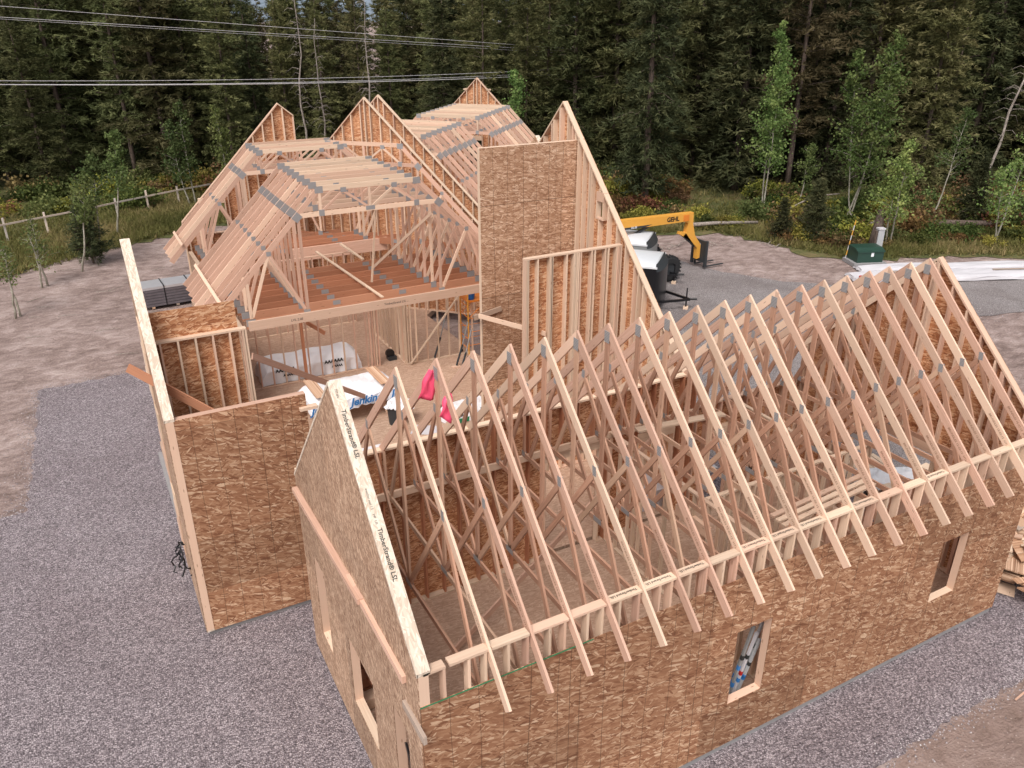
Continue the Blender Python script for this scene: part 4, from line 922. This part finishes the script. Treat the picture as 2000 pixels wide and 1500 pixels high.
mk = thing('marker_pole', 'thin yellow and black marker pole left of the green box', 'pole', (31.6, 20.1, 0.1))
for k in range(8): MB().tube([(0.04 * k, 0, .25 * k), (0.04 * (k + 1), 0, .25 * (k + 1))], .02, 6).build('band', YEL if k % 2 else WRAPW2, mk)

# fence on the left
fp = [(-10.5, 42.5), (-6.2, 45.2), (-4.2, 46.2), (-2.2, 47.2), (-0.3, 48.4), (1.6, 49.5), (3.6, 50.6), (6.6, 52.0)]
fn = thing('rail_fence', 'single rail wooden fence crossing the grass at left', 'fence')
for i, (x, y) in enumerate(fp): MB().box(x - .055, x + .055, y - .055, y + .055, -0.3, 1.2 + .1 * (i % 2), 2).build('post', FENCEW, fn)
for a, b in zip(fp[:-1], fp[1:]): MB().beam((a[0], a[1] - .1, .95), (b[0], b[1] - .1, .95), .05, .09).build('rail', FENCEW, fn)

# overhead lines
def wire(label, p, q, sag, r=0.018):
    pts = []
    for k in range(41):
        t_ = k / 40; v = Vector(p).lerp(Vector(q), t_); v.z -= sag * 4 * t_ * (1 - t_); pts.append(v)
    MB().tube(pts, r, 5).build('power_line', WIREM, label=label, cat='power line', group='overhead power lines')
wire('topmost overhead power line above the trees at left', (-30, 40.5, 14.0), (40, 50, 8.5), 0.05, .012)
wire('second overhead power line from the top', (-30, 40.5, 13.25), (40, 50, 8.4), 0.05, .012)
wire('thin third overhead power line just under the upper pair', (-30, 40.8, 13.2), (40, 50.2, 8.2), 0.03, .008)
wire('thickest line of the lower overhead bundle', (-30, 40.5, 10.1), (40, 50, 7.3), 0.9, .022)
wire('upper thin line of the lower overhead bundle', (-30, 40.3, 10.15), (40, 49.8, 7.75), 0.9, .014)
wire('lower thin line of the lower overhead bundle', (-30, 40.7, 10.05), (40, 50.2, 7.5), 0.95, .014)

# ---------------------------------------------------------------- vegetation
def mesh_np(name, V, Fc, rnd, mat, k=3):
    me = bpy.data.meshes.new(name); n = len(Fc)
    me.vertices.add(len(V)); me.vertices.foreach_set('co', V.astype(np.float32).ravel())
    me.loops.add(n * k); me.loops.foreach_set('vertex_index', Fc.astype(np.int32).ravel())
    me.polygons.add(n); me.polygons.foreach_set('loop_start', np.arange(0, n * k, k, dtype=np.int32)); me.polygons.foreach_set('loop_total', np.full(n, k, dtype=np.int32))
    me.update(calc_edges=True)
    at = me.attributes.new('rnd', 'FLOAT', 'FACE'); at.data.foreach_set('value', rnd.astype(np.float32))
    me.materials.append(mat); return me
def leaves(rg, C, D, ln, wd, per):
    """C centres (n,3), D main directions (n,3). per narrow triangles per centre"""
    n = len(C); C = np.repeat(C, per, 0); D = np.repeat(D, per, 0) + rg.normal(0, 0.55, (n * per, 3)); D /= np.linalg.norm(D, axis=1, keepdims=True) + 1e-9
    l = ln * rg.uniform(.6, 1.3, (n * per, 1)); S_ = np.cross(D, rg.normal(0, 1, (n * per, 3))); S_ /= np.linalg.norm(S_, axis=1, keepdims=True) + 1e-9
    B0 = C + rg.normal(0, ln * .18, C.shape); wdt = wd * rg.uniform(.6, 1.4, (n * per, 1))
    V = np.stack([B0 - S_ * wdt * .5, B0 + S_ * wdt * .5, B0 + D * l], 1).reshape(-1, 3)
    return V, np.arange(len(V)).reshape(-1, 3)
def conifer(seed, h, rad, base=0.12, dens=1.0, droop=0.25, ln=0.42, wd=0.085, per=5, mat=NEEDLE, trunk_r=0.17, gap=0.0, power=0.8):
    rg = np.random.default_rng(seed); rs_ = random.Random(seed)
    tk = MB(); lean = rs_.uniform(-.02, .02)
    tp = [(lean * h * k / 8 + rs_.uniform(-.05, .05), rs_.uniform(-.05, .05), h * k / 8 - (0.3 if k == 0 else 0)) for k in range(9)]
    tk.tube(tp, [trunk_r * (1 - .93 * k / 8) for k in range(9)], 8)
    C, D, Rn = [], [], []
    z = base * h
    while z < h * 0.985:
        f = (z - base * h) / (h * (1 - base)); env = rad * ((1 - f) ** power) * (0.55 + 0.45 * min(1, f * 6)) + 0.12
        nb = rs_.choice((4, 5, 5, 6)) if f < .9 else 3
        clump = rs_.uniform(.55, 1.15)
        for b in range(nb):
            if rs_.random() < gap: continue
            a = rs_.uniform(0, 2 * PI); L_ = env * rs_.uniform(.62, 1.12) * clump
            up = rs_.uniform(.0, .35) * (1 - f) + .5 * f
            d0 = np.array([math.cos(a), math.sin(a), up]); m_ = max(3, int(L_ / .17 * dens))
            ts = (np.arange(m_) + rs_.random()) / m_
            px = d0[None] * (L_ * ts[:, None]); px[:, 2] -= droop * L_ * ts ** 2 * 1.3; px[:, 2] += z
            # side twigs
            side = np.array([-math.sin(a), math.cos(a), 0]); off = rg.uniform(-1, 1, m_) * (0.30 * L_ * (1 - ts * .6))
            px += side[None] * off[:, None]; px[:, 2] += rg.normal(0, .07, m_) - np.abs(off) * .15
            dd = d0[None] * .8 + side[None] * np.sign(off)[:, None] * .6 + np.array([0, 0, -droop * .8])[None]
            keep = ts > .10
            C.append(px[keep]); D.append(dd[keep]); Rn.append(np.clip(rs_.uniform(.1, .75) + rg.normal(0, .15, keep.sum()) + .22 * ts[keep], 0, 1))
            if rs_.random() < .35 and f < .6:
                e = d0 * L_ * .8; tk.tube([(0, 0, z), (e[0] * .5, e[1] * .5, z + e[2] * .5 - droop * L_ * .2), (e[0], e[1], z + e[2] - droop * L_ * .8)], [.03, .02, .008], 4, cap=False)
        z += h * 0.0165 * rs_.uniform(.7, 1.3) / max(.6, dens ** .5)
    C = np.concatenate(C); D = np.concatenate(D); Rn = np.concatenate(Rn)
    V, Fc = leaves(rg, C, D, ln, wd, per)
    return tk.mesh('trunk', BARK, True), mesh_np('crown', V, Fc, np.clip(np.repeat(Rn, per) + rg.normal(0, .08, len(Fc)), 0, 1), mat)
def broadleaf(seed, h, rad, stems=1, lean=0.15, n=3400, leaf=0.11, mat=ASPEN, base=.3, bark=ASPBARK, tr=.055):
    n = int(n * 1.25)
    rg = np.random.default_rng(seed); rs_ = random.Random(seed); tk = MB(); C, Rn = [], []
    for s_ in range(stems):
        a = rs_.uniform(0, 2 * PI); la = lean * rs_.uniform(.5, 1.2); hh = h * (1 if s_ == 0 else rs_.uniform(.7, .95)); ox, oy = (0, 0) if s_ == 0 else (rs_.uniform(-.3, .3), rs_.uniform(-.3, .3))
        P_ = []
        x, y = ox, oy
        for k in range(11):
            P_.append((x, y, hh * k / 10 - (.2 if k == 0 else 0))); x += math.cos(a) * la * hh / 10 * (1.4 - k / 10) + rs_.uniform(-.05, .05); y += math.sin(a) * la * hh / 10 * (1.4 - k / 10) + rs_.uniform(-.05, .05)
        tk.tube(P_, [tr * (1 - .9 * k / 10) for k in range(11)], 7)
        nb = int(26 * h / 8) + 8
        for b in range(nb):
            f = base + (1 - base) * (b + rs_.random()) / nb; k = min(9, int(f * 10)); t_ = f * 10 - k
            p = Vector(P_[k]).lerp(Vector(P_[k + 1]), t_); aa = rs_.uniform(0, 2 * PI); env = rad * (max(0, (1 - f) / (1 - base)) ** .6) * rs_.uniform(.25, 1.3) + .08
            q = p + Vector((math.cos(aa) * env, math.sin(aa) * env, env * rs_.uniform(.25, .8)))
            tk.tube([p, (p + q) / 2 + Vector((0, 0, .05)), q], [.013, .008, .003], 4, cap=False)
            m_ = int(n / nb / stems); ts = rg.uniform(.25, 1.05, m_)[:, None]
            c = np.array(p)[None] * (1 - ts) + np.array(q)[None] * ts + rg.normal(0, 1, (m_, 3)) * (.07 + .13 * env)
            C.append(c); Rn.append(np.clip(rs_.uniform(.15, .8) + rg.normal(0, .15, m_), 0, 1))
    C = np.concatenate(C); Rn = np.concatenate(Rn); m_ = len(C)
    A = rg.normal(0, 1, (m_, 3)); A /= np.linalg.norm(A, axis=1, keepdims=True); B_ = np.cross(A, rg.normal(0, 1, (m_, 3))); B_ /= np.linalg.norm(B_, axis=1, keepdims=True)
    s2 = leaf * rg.uniform(.6, 1.25, (m_, 1)); V = np.stack([C - A * s2 * .5, C + B_ * s2 * .42, C + A * s2 * .5, C - B_ * s2 * .42], 1).reshape(-1, 3)
    return tk.mesh('trunk', bark, True), mesh_np('crown', V, np.arange(len(V)).reshape(-1, 4), Rn, mat, 4)
def dead_tree(seed, h, tr=.12):
    rs_ = random.Random(seed); tk = MB(); tk.tube([(rs_.uniform(-.06, .06) * k, rs_.uniform(-.03, .03) * k, h * k / 8) for k in range(9)], [tr * (1 - .85 * k / 8) for k in range(9)], 7)
    for b in range(60):
        z = h * rs_.uniform(.25, .98); a = rs_.uniform(0, 2 * PI); l = rs_.uniform(.4, 1.7) * (1.1 - z / h * .7)
        tk.tube([(0, 0, z), (math.cos(a) * l * .5, math.sin(a) * l * .5, z + .12), (math.cos(a) * l, math.sin(a) * l, z - .25 * l)], [.025, .016, .005], 4, cap=False)
    return tk.mesh('trunk', DEADBARK, True)
def plant(name, meshes, loc, rz, sc, label, cat='tree', group=None, parts=('trunk', 'crown')):
    t = thing(name, label, cat, loc, rz, group); t.scale = (sc, sc, sc) if not isinstance(sc, tuple) else sc
    for nm, me in zip(parts, meshes):
        o = bpy.data.objects.new(nm, me); COL.objects.link(o); o.parent = t
    return t
PINES = [conifer(1, 17, 3.0, .05, 1.1, .20, .34, .085, 8, NEEDLE, power=.55), conifer(2, 19, 2.6, .10, 1.05, .12, .33, .085, 8, NEEDLE, gap=.08, power=.5), conifer(3, 16, 3.0, .03, 1.1, .35, .34, .085, 8, NEEDLE2, power=.75),
         conifer(4, 20, 2.6, .18, .95, .1, .33, .085, 8, NEEDLE3, gap=.12, power=.5), conifer(5, 18, 3.1, .05, 1.05, .22, .34, .085, 8, NEEDLE, power=.6), conifer(6, 21, 2.7, .2, 1.0, .12, .34, .085, 8, NEEDLE, gap=.08, power=.5)]
DEAD = dead_tree(3, 16)
random.seed(21)
edge = [(-46, 46), (-20, 54), (-6, 57), (6, 57), (14, 55.5), (20, 51.5), (26, 47), (32, 41), (40, 34.5), (48, 29.5), (60, 25), (80, 18), (110, 8)]
def edge_y(x):
    for a, b in zip(edge[:-1], edge[1:]):
        if a[0] <= x <= b[0]: return a[1] + (b[1] - a[1]) * (x - a[0]) / (b[0] - a[0])
    return 60
spots = []
C0 = Vector((-2.55, -7.12)); FWD = Vector((math.sin(YA), math.cos(YA))); RGT = Vector((math.cos(YA), -math.sin(YA)))
tries = 0
while len(spots) < 235 and tries < 60000:
    tries += 1
    x = random.uniform(-45, 108); dpt = random.random() ** 1.25 * 40; y = edge_y(x) + dpt + random.uniform(-.8, .8)
    v = Vector((x, y)) - C0; f = v.dot(FWD)
    if f < 5 or abs(v.dot(RGT)) / f > 0.68: continue
    md = 2.5 if dpt < 8 else 3.0
    if all((x - a) ** 2 + (y - b) ** 2 > md * md for a, b, _ in spots): spots.append((x, y, dpt))
tree_names = ['lodgepole_pine', 'lodgepole_pine', 'spruce_tree', 'thin_pine', 'lodgepole_pine', 'tall_pine']
kinds_lab = ['olive green pine in the forest wall behind the site', 'slim olive pine in the forest wall behind the site', 'dark green full spruce in the forest wall behind the site', 'brownish thin pine in the forest wall behind the site', 'broad olive pine in the forest wall behind the site', 'high-crowned pine in the forest wall behind the site']
grp_lab = ['olive forest pines', 'slim forest pines', 'dark forest spruces', 'brownish forest pines', 'broad forest pines', 'high-crowned forest pines']
for (x, y, dp) in spots:
    k = random.choice((0, 1, 2, 3, 4, 5, 1, 4, 0, 2)) if x < 28 else random.choice((0, 1, 2, 2, 3, 5, 5, 4, 2, 0))
    dist = (Vector((x, y)) - C0).length
    # height so that most crowns top the camera height, a few gaps stay open
    v = Vector((x, y)) - C0; px = 1000 + F * v.dot(RGT) / v.dot(FWD)
    low = 420 < px < 1050
    want = 11.7 + (dist * random.uniform(-.004, .050) if low else dist * random.uniform(.015, .14)) + (2.5 if x > 25 else 0)
    zi = sum(px > q for q in (400, 700, 1000, 1300, 1650)); front = dp < 6
    zt = ('behind the rail fence at far left', 'above the left rear gable', 'above the farthest gable', 'around the lone full spruce', 'behind the two big aspens', 'above the right white tarp')[zi]
    sc_ = want / (17, 19, 16, 20, 18, 21)[k]
    plant(tree_names[k], PINES[k], (x, y, 0.0), random.uniform(0, 2 * PI), (sc_ * random.uniform(1.0, 1.25), sc_ * random.uniform(1.0, 1.25), sc_), kinds_lab[k].split(' in the forest')[0] + (' in the front forest rows ' if front else ' deep in the forest ') + zt, 'tree', grp_lab[k] + ' ' + zt)
for i, (x, y, s_) in enumerate(((13.8, 55.5, .88), (17.6, 51.5, .86), (52, 26.5, .95), (14.8, 54.0, .7))):
    t = thing('dead_pine', ('left bare grey dead pine in the forest wall', 'right bare grey dead pine in the forest wall', 'leaning bare grey dead pine at the right', 'short bare dead pine between the two taller ones')[i], 'tree', (x, y, 0), i * 1.3); t.scale = (s_, s_, s_)
    if i == 2: t.rotation_euler = (0, R(14), 0)
    o = bpy.data.objects.new('trunk', DEAD); COL.objects.link(o); o.parent = t
plant('spruce_tree', conifer(31, 19.5, 3.0, .085, 1.25, .42, .40, .085, 6, NEEDLE2, .26), (29.6, 34.4, 0), 0, 1.0, 'big full spruce with drooping boughs standing alone in front of the forest wall', 'tree')
bt_ = thing('tall_pine', 'thick dark pine trunk leaning slightly among the forest at right', 'tree', (47.0, 34.0, 0), 0)
mb = MB(); mb.tube([(0, 0, -.2), (.3, 0, 6), (1.0, 0, 12), (1.6, 0, 20)], [.62, .52, .45, .3], 12); o = mb.build('trunk', BARK, bt_, smooth=True)
_tk, _cr = conifer(41, 22, 3.0, .60, .9, .1, .5, .11, 5, NEEDLE3); o = bpy.data.objects.new('crown', _cr); COL.objects.link(o); o.parent = bt_; o.location = (1.2, 0, -1)
# birch/aspens, right side
plant('aspen_tree', broadleaf(51, 11.0, 1.25, 2, .13, 5200, .15), (34.9, 29.4, 0), R(-30), 1.0, 'tall green aspen with pale twin stem left of the two big aspens', 'tree')
plant('aspen_tree', broadleaf(52, 10.6, 1.4, 3, .14, 6000, .15), (36.9, 24.6, 0), R(-40), 1.0, 'tallest bushy aspen, right one of the two big aspens', 'tree')
plant('aspen_tree', broadleaf(53, 5.7, 1.2, 2, .25, 2600, .13, base=.25), (35.9, 20.8, 0), R(-10), 1.0, 'small leaning aspen right behind the green transformer box', 'tree')
plant('aspen_tree', broadleaf(54, 6.6, 1.0, 1, .25, 1100, .12, mat=ASPEN2, base=.45), (41.9, 22.9, 0), R(0), 1.0, 'thin sparse aspen sapling in front of dark woods at right', 'tree')
plant('aspen_tree', broadleaf(55, 6.0, 1.1, 2, .25, 1700, .13), (41.0, 18.2, 0), R(-20), 1.0, 'small aspen at the right edge above the white tarp', 'tree')
plant('aspen_tree', broadleaf(56, 4.2, .9, 1, .1, 900, .12, mat=ASPEN2, base=.5), (37.5, 29.0, 0), 0, 1.0, 'thin grey-green sapling between the two big aspens', 'tree')
plant('aspen_tree', broadleaf(57, 7.2, .8, 1, .02, 1500, .13, base=.5), (24.0, 42.0, 0), 0, 1.12, 'slim light green aspen rising just right of the farthest gable', 'tree')
# aspens, left side
plant('aspen_tree', broadleaf(61, 5.7, .80, 1, .2, 1500, .13, mat=ASPEN2, base=.45, tr=.06), (-0.75, 43.4, 0), R(150), 1.0, 'grey-green young aspen right behind the top of the narrow left wall', 'tree')
plant('aspen_tree', broadleaf(62, 6.4, .90, 2, .12, 2400, .14, mat=ASPEN2, base=.25), (4.5, 49.5, 0), R(120), 1.0, 'left of the two grey-green aspens beside the middle roof', 'tree')
plant('aspen_tree', broadleaf(63, 6.2, .80, 2, .06, 2000, .14, mat=ASPEN2, base=.2), (6.9, 50.0, 0), R(60), 1.0, 'right of the two grey-green aspens beside the middle roof', 'tree')
plant('aspen_tree', broadleaf(64, 4.6, .8, 1, .22, 1100, .12, mat=ASPEN2, base=.5), (-2.9, 36.9, 0), R(180), 1.0, 'leaning thin sapling left of the small bushy fir on the dirt', 'tree')
plant('aspen_tree', broadleaf(65, 5.2, .9, 1, .22, 1200, .12, mat=ASPEN2, base=.5), (-1.9, 38.9, 0), R(170), 1.0, 'leaning thin sapling right of the small bushy fir on the dirt', 'tree')
plant('aspen_tree', broadleaf(66, 3.2, .7, 2, .1, 600, .11, mat=ASPEN2, base=.35), (-4.4, 35.2, 0), R(90), 1.0, 'small sapling near the left frame side on the dirt edge', 'tree')
plant('aspen_tree', broadleaf(67, 3.0, .6, 2, .15, 400, .11, mat=ASPEN2, base=.45), (-5.5, 31.3, 0), R(90), 1.0, 'lowest sapling at the left picture edge on bare dirt', 'tree')
plant('fir_tree', conifer(71, 3.6, 1.2, .1, 1.3, .2, .22, .05, 5, NEEDLE2, .06), (-2.3, 38.2, 0), 0, 1.0, 'small bushy dark fir between thin saplings on the dirt', 'tree')
for i, (x, y, s_) in enumerate(((33.0, 23.6, 1.0), (35.2, 25.6, .85), (31.6, 24.6, .7), (44.5, 22.0, 1.15))):
    plant('fir_tree', conifer(72 + i, 3.4, 1.15, .03, 1.3, .1, .22, .05, 5, NEEDLE2, .06), (x, y, 0), i, s_, ('young fir left of the transformer box', 'young fir behind the transformer box, under the tallest aspen', 'smallest young fir nearest the packed gravel', 'dark young fir at the right behind the fallen log')[i], 'tree')

# shrubs
def shrub_mesh(seed, mat, n=1500, leaf=.13):
    rg = np.random.default_rng(seed); C = []
    for k in range(16):
        c = np.array([rg.normal(0, .42), rg.normal(0, .42), rg.uniform(.15, .95)]); C.append(c[None] + rg.normal(0, .20, (n // 16, 3)))
    C = np.concatenate(C); C[:, 2] = np.abs(C[:, 2]); m_ = len(C); A = rg.normal(0, 1, (m_, 3)); A[:, 2] = np.abs(A[:, 2]) + .4; A /= np.linalg.norm(A, axis=1, keepdims=True); B_ = np.cross(A, rg.normal(0, 1, (m_, 3))); B_ /= np.linalg.norm(B_, axis=1, keepdims=True)
    s2 = leaf * rg.uniform(.6, 1.4, (m_, 1)); V = np.stack([C - A * s2 * .6, C + B_ * s2 * .4, C + A * s2 * .6, C - B_ * s2 * .4], 1).reshape(-1, 3)
    return mesh_np('shrub', V, np.arange(len(V)).reshape(-1, 4), rg.uniform(0, 1, m_), mat, 4)
SH = [(shrub_mesh(1, GREENB), 'green leafy shrub in the undergrowth at the forest edge', 'green shrubs'), (shrub_mesh(2, YELLOWG), 'yellow-green shrub in the undergrowth at the forest edge', 'yellow-green shrubs'),
      (shrub_mesh(5, STRAW, 1300), 'brown straw-coloured bush in the undergrowth at the forest edge', 'straw-brown bushes'), (shrub_mesh(3, RUST, 1100), 'rust red shrub in the undergrowth at the forest edge', 'rust red shrubs'), (shrub_mesh(4, ASPEN2, 1200), 'dull grey-green shrub in the undergrowth at the forest edge', 'grey-green shrubs')]
random.seed(8)
band = [(19.5, 39.5), (23.5, 33), (26.5, 30.5), (30.3, 28.8), (31.3, 25.2), (31.2, 22.8), (33.2, 21.2), (37.5, 19.6), (42.5, 16.6), (50, 13.5), (64, 9.8)]
cnt = 0
for a, b in zip(band[:-1], band[1:]):
    A_, B_ = Vector(a), Vector(b); nn = Vector((-(B_ - A_).y, (B_ - A_).x)).normalized()
    if nn.dot(Vector((1, 1))) < 0: nn = -nn
    m_ = int((B_ - A_).length * 6.0)
    for k in range(m_):
        dep = random.random() ** 1.2 * 13; p = A_.lerp(B_, random.random()) + nn * (dep + .3)
        w_ = random.choices((0, 1, 2, 3, 4), (3, 2.0, 2.6, 1.6 if dep > 1.5 else .7, 1.3))[0]; me, lb, gp = SH[w_]
        o = bpy.data.objects.new('shrub', me); COL.objects.link(o); s_ = random.uniform(.5, 1.15) * (1.0 if dep > 2 else .7)
        o.location = (p.x, p.y, .08); o.scale = (s_ * 1.2, s_ * 1.2, s_ * random.uniform(.7, 1.2)); o.rotation_euler = (0, 0, random.uniform(0, 6.3)); tag(o, lb, 'shrub', gp); cnt += 1
for k in range(60):
    x = random.uniform(-16, 17); y = edge_y(x) - random.uniform(-1.5, 6.5) ** 1.0 if True else 0
    w_ = random.choices((0, 1, 2, 3, 4), (4, 1.4, 1.5, .7, 2))[0]; me, lb, gp = SH[w_]
    o = bpy.data.objects.new('shrub', me); COL.objects.link(o); s_ = random.uniform(.5, 1.2); o.location = (x, y, .08); o.scale = (s_ * 1.3, s_ * 1.3, s_); o.rotation_euler = (0, 0, random.uniform(0, 6.3)); tag(o, lb, 'shrub', gp)
# grass (nobody could count it)
rg = np.random.default_rng(9)
def in_field(x, y):
    if x < 12: return y > np.interp(x, [-60, -14, -6.4, -5.1, -0.4, 4.6, 12], [30.5, 33.5, 37.2, 39.3, 41.1, 43.5, 42.5])
    return y > np.interp(x, [12, 19, 23.6, 29.8, 30.6, 32.2, 37.2, 42, 70], [42.5, 37.0, 30.2, 28.2, 24.8, 20.0, 18.5, 15.5, 8.3])
P_ = []
while len(P_) < 42000:
    x = rg.uniform(-16, 66); f_y = np.interp(x, [-16, -6.4, -0.4, 4.6, 12, 19, 23.6, 29.8, 30.6, 32.2, 37.2, 42, 70], [33, 37.2, 41.1, 43.5, 42.5, 37.0, 30.2, 28.2, 24.8, 20.0, 18.5, 15.5, 8.3]); y = f_y + abs(rg.normal(0, 7.5)) + rg.uniform(-.25, .1)
    P_.append((x, y))
P_ = np.array(P_); C = np.column_stack([P_, np.full(len(P_), .08)]); D = np.column_stack([rg.normal(0, .35, len(P_)), rg.normal(0, .35, len(P_)), np.ones(len(P_))])
V, Fc = leaves(rg, C, D, .34, .05, 4)
patch = np.repeat(np.clip(.5 + .35 * np.sin(P_[:, 0] * .6) * np.cos(P_[:, 1] * .5) + rg.normal(0, .18, len(P_)), 0, 1), 4)
o = bpy.data.objects.new('grass', mesh_np('grass', V, Fc, patch, GRASSM)); COL.objects.link(o); tag(o, 'tall mixed green and straw grass at the forest edge', 'grass', kind='stuff')
rg = np.random.default_rng(5); SP_ = []
def along(pts, n, sp):
    for a, b in zip(pts[:-1], pts[1:]):
        m_ = max(1, int(n * math.dist(a, b)))
        for _ in range(m_):
            t_ = rg.uniform(); SP_.append((a[0] + (b[0] - a[0]) * t_ + rg.normal(0, sp), a[1] + (b[1] - a[1]) * t_ + rg.normal(0, sp)))
along([(-2.2, 22.4), (-4.85, 22.3), (-5.2, 14.15), (-8, 14.2)], 110, .22); along([(5, -1.55), (13.4, -1.45), (15.5, .6)], 110, .16); along([(23.9, 25.6), (24.6, 22.4), (25.9, 19.8), (27.5, 18)], 60, .35); along([(31.4, 11.3), (28.4, 12), (25, 10.4), (21.5, 7.8)], 60, .5)
SP_ += [(rg.uniform(-9, -1.9), rg.uniform(-3, 22)) for _ in range(1600)]
sv, sf, sr = [], [], []
for (x, y) in SP_:
    r_ = rg.uniform(.010, .026); b_ = len(sv); zz = .016
    for dx, dy, dz in ((-1, -.3, 0), (.2, -1, .1), (1, .1, 0), (.1, 1, .1), (0, 0, .9)): sv.append((x + dx * r_ * rg.uniform(.7, 1.2), y + dy * r_ * rg.uniform(.7, 1.2), zz + dz * r_ + .002))
    for q in ((0, 1, 4), (1, 2, 4), (2, 3, 4), (3, 0, 4)): sf.append((b_ + q[0], b_ + q[1], b_ + q[2])); sr.append(rg.uniform())
STONE = M('loose_stone', 0.9); _a = STONE.nd('Attribute', attribute_name='rnd').outputs['Fac']; STONE.col(STONE.ramp(_a, [(0, (.12, .10, .105)), (.6, (.30, .26, .27)), (1, (.55, .50, .50))]))
o = bpy.data.objects.new('loose_stones', mesh_np('loose_stones', np.array(sv), np.array(sf), np.array(sr), STONE.m)); COL.objects.link(o); tag(o, 'small loose stones scattered over and along the gravel edges', 'stones', kind='stuff')
# logs, bent saplings
def log(pts, r, label, name='fallen_log', mat=DEADBARK):
    MB().tube(pts, [r * (1 - .35 * k / (len(pts) - 1)) for k in range(len(pts))], 9).build(name, mat, smooth=True, label=label, cat='log')
log([(28.6, 28.9, .35), (30.2, 28.3, .42), (32.6, 27.4, .38)], .13, 'pale log lying behind the lowered fork')
log([(39.5, 24.0, .35), (42.5, 21.5, .45), (46, 19.5, .4), (50, 17.6, .3)], .20, 'long dark fallen trunk in the undergrowth at right', mat=BARK)
log([(37.8, 24.2, .2), (38.6, 23.6, .7), (39.6, 22.7, .5)], .10, 'pale broken log end left of the long fallen trunk')
log([(33.6, 27.0, .1), (34.2, 26.6, 1.2), (35.4, 26.0, 1.9), (36.8, 25.4, 2.0)], .05, 'thin bent sapling arching over the brush', 'bent_sapling')
log([(34.6, 20.9, .0), (34.9, 21.0, 1.3), (35.1, 21.1, 2.1)], .30, 'dark rotten stump behind the green box', 'tree_stump', BARK)
rs = random.Random(12)
for k in range(16):
    x, y = rs.uniform(24.5, 33), 0; y = np.interp(x, [24, 30, 33], [27.5, 25.2, 19.2]) - rs.uniform(0, 1.2); a = rs.uniform(0, PI); l = rs.uniform(.5, 1.6)
    MB().tube([(x, y, .08), (x + math.cos(a) * l * .5, y + math.sin(a) * l * .5, .16), (x + math.cos(a) * l, y + math.sin(a) * l, .07)], [.03, .025, .012], 5).build('dead_branch', DEADBARK, label='dead branch lying on the dirt bank between drive and brush', cat='branch', group='dead branches on the dirt bank')
for k in range(22):
    x, y = rs.uniform(-5.5, .8), rs.uniform(24, 38); a = rs.uniform(-.6, .6); l = rs.uniform(.3, .9)
    MB().tube([(x, y, .06), (x + math.cos(a) * l * .5, y + math.sin(a) * l * .5, .08), (x + math.cos(a) * l, y + math.sin(a) * l, .05)], [.018, .015, .008], 5).build('stick', DEADBARK, label='thin stick lying on the bare dirt left of the roofs', cat='branch', group='sticks on the bare dirt')
S.cycles.max_bounces = 8; S.cycles.diffuse_bounces = 4; S.cycles.transmission_bounces = 4
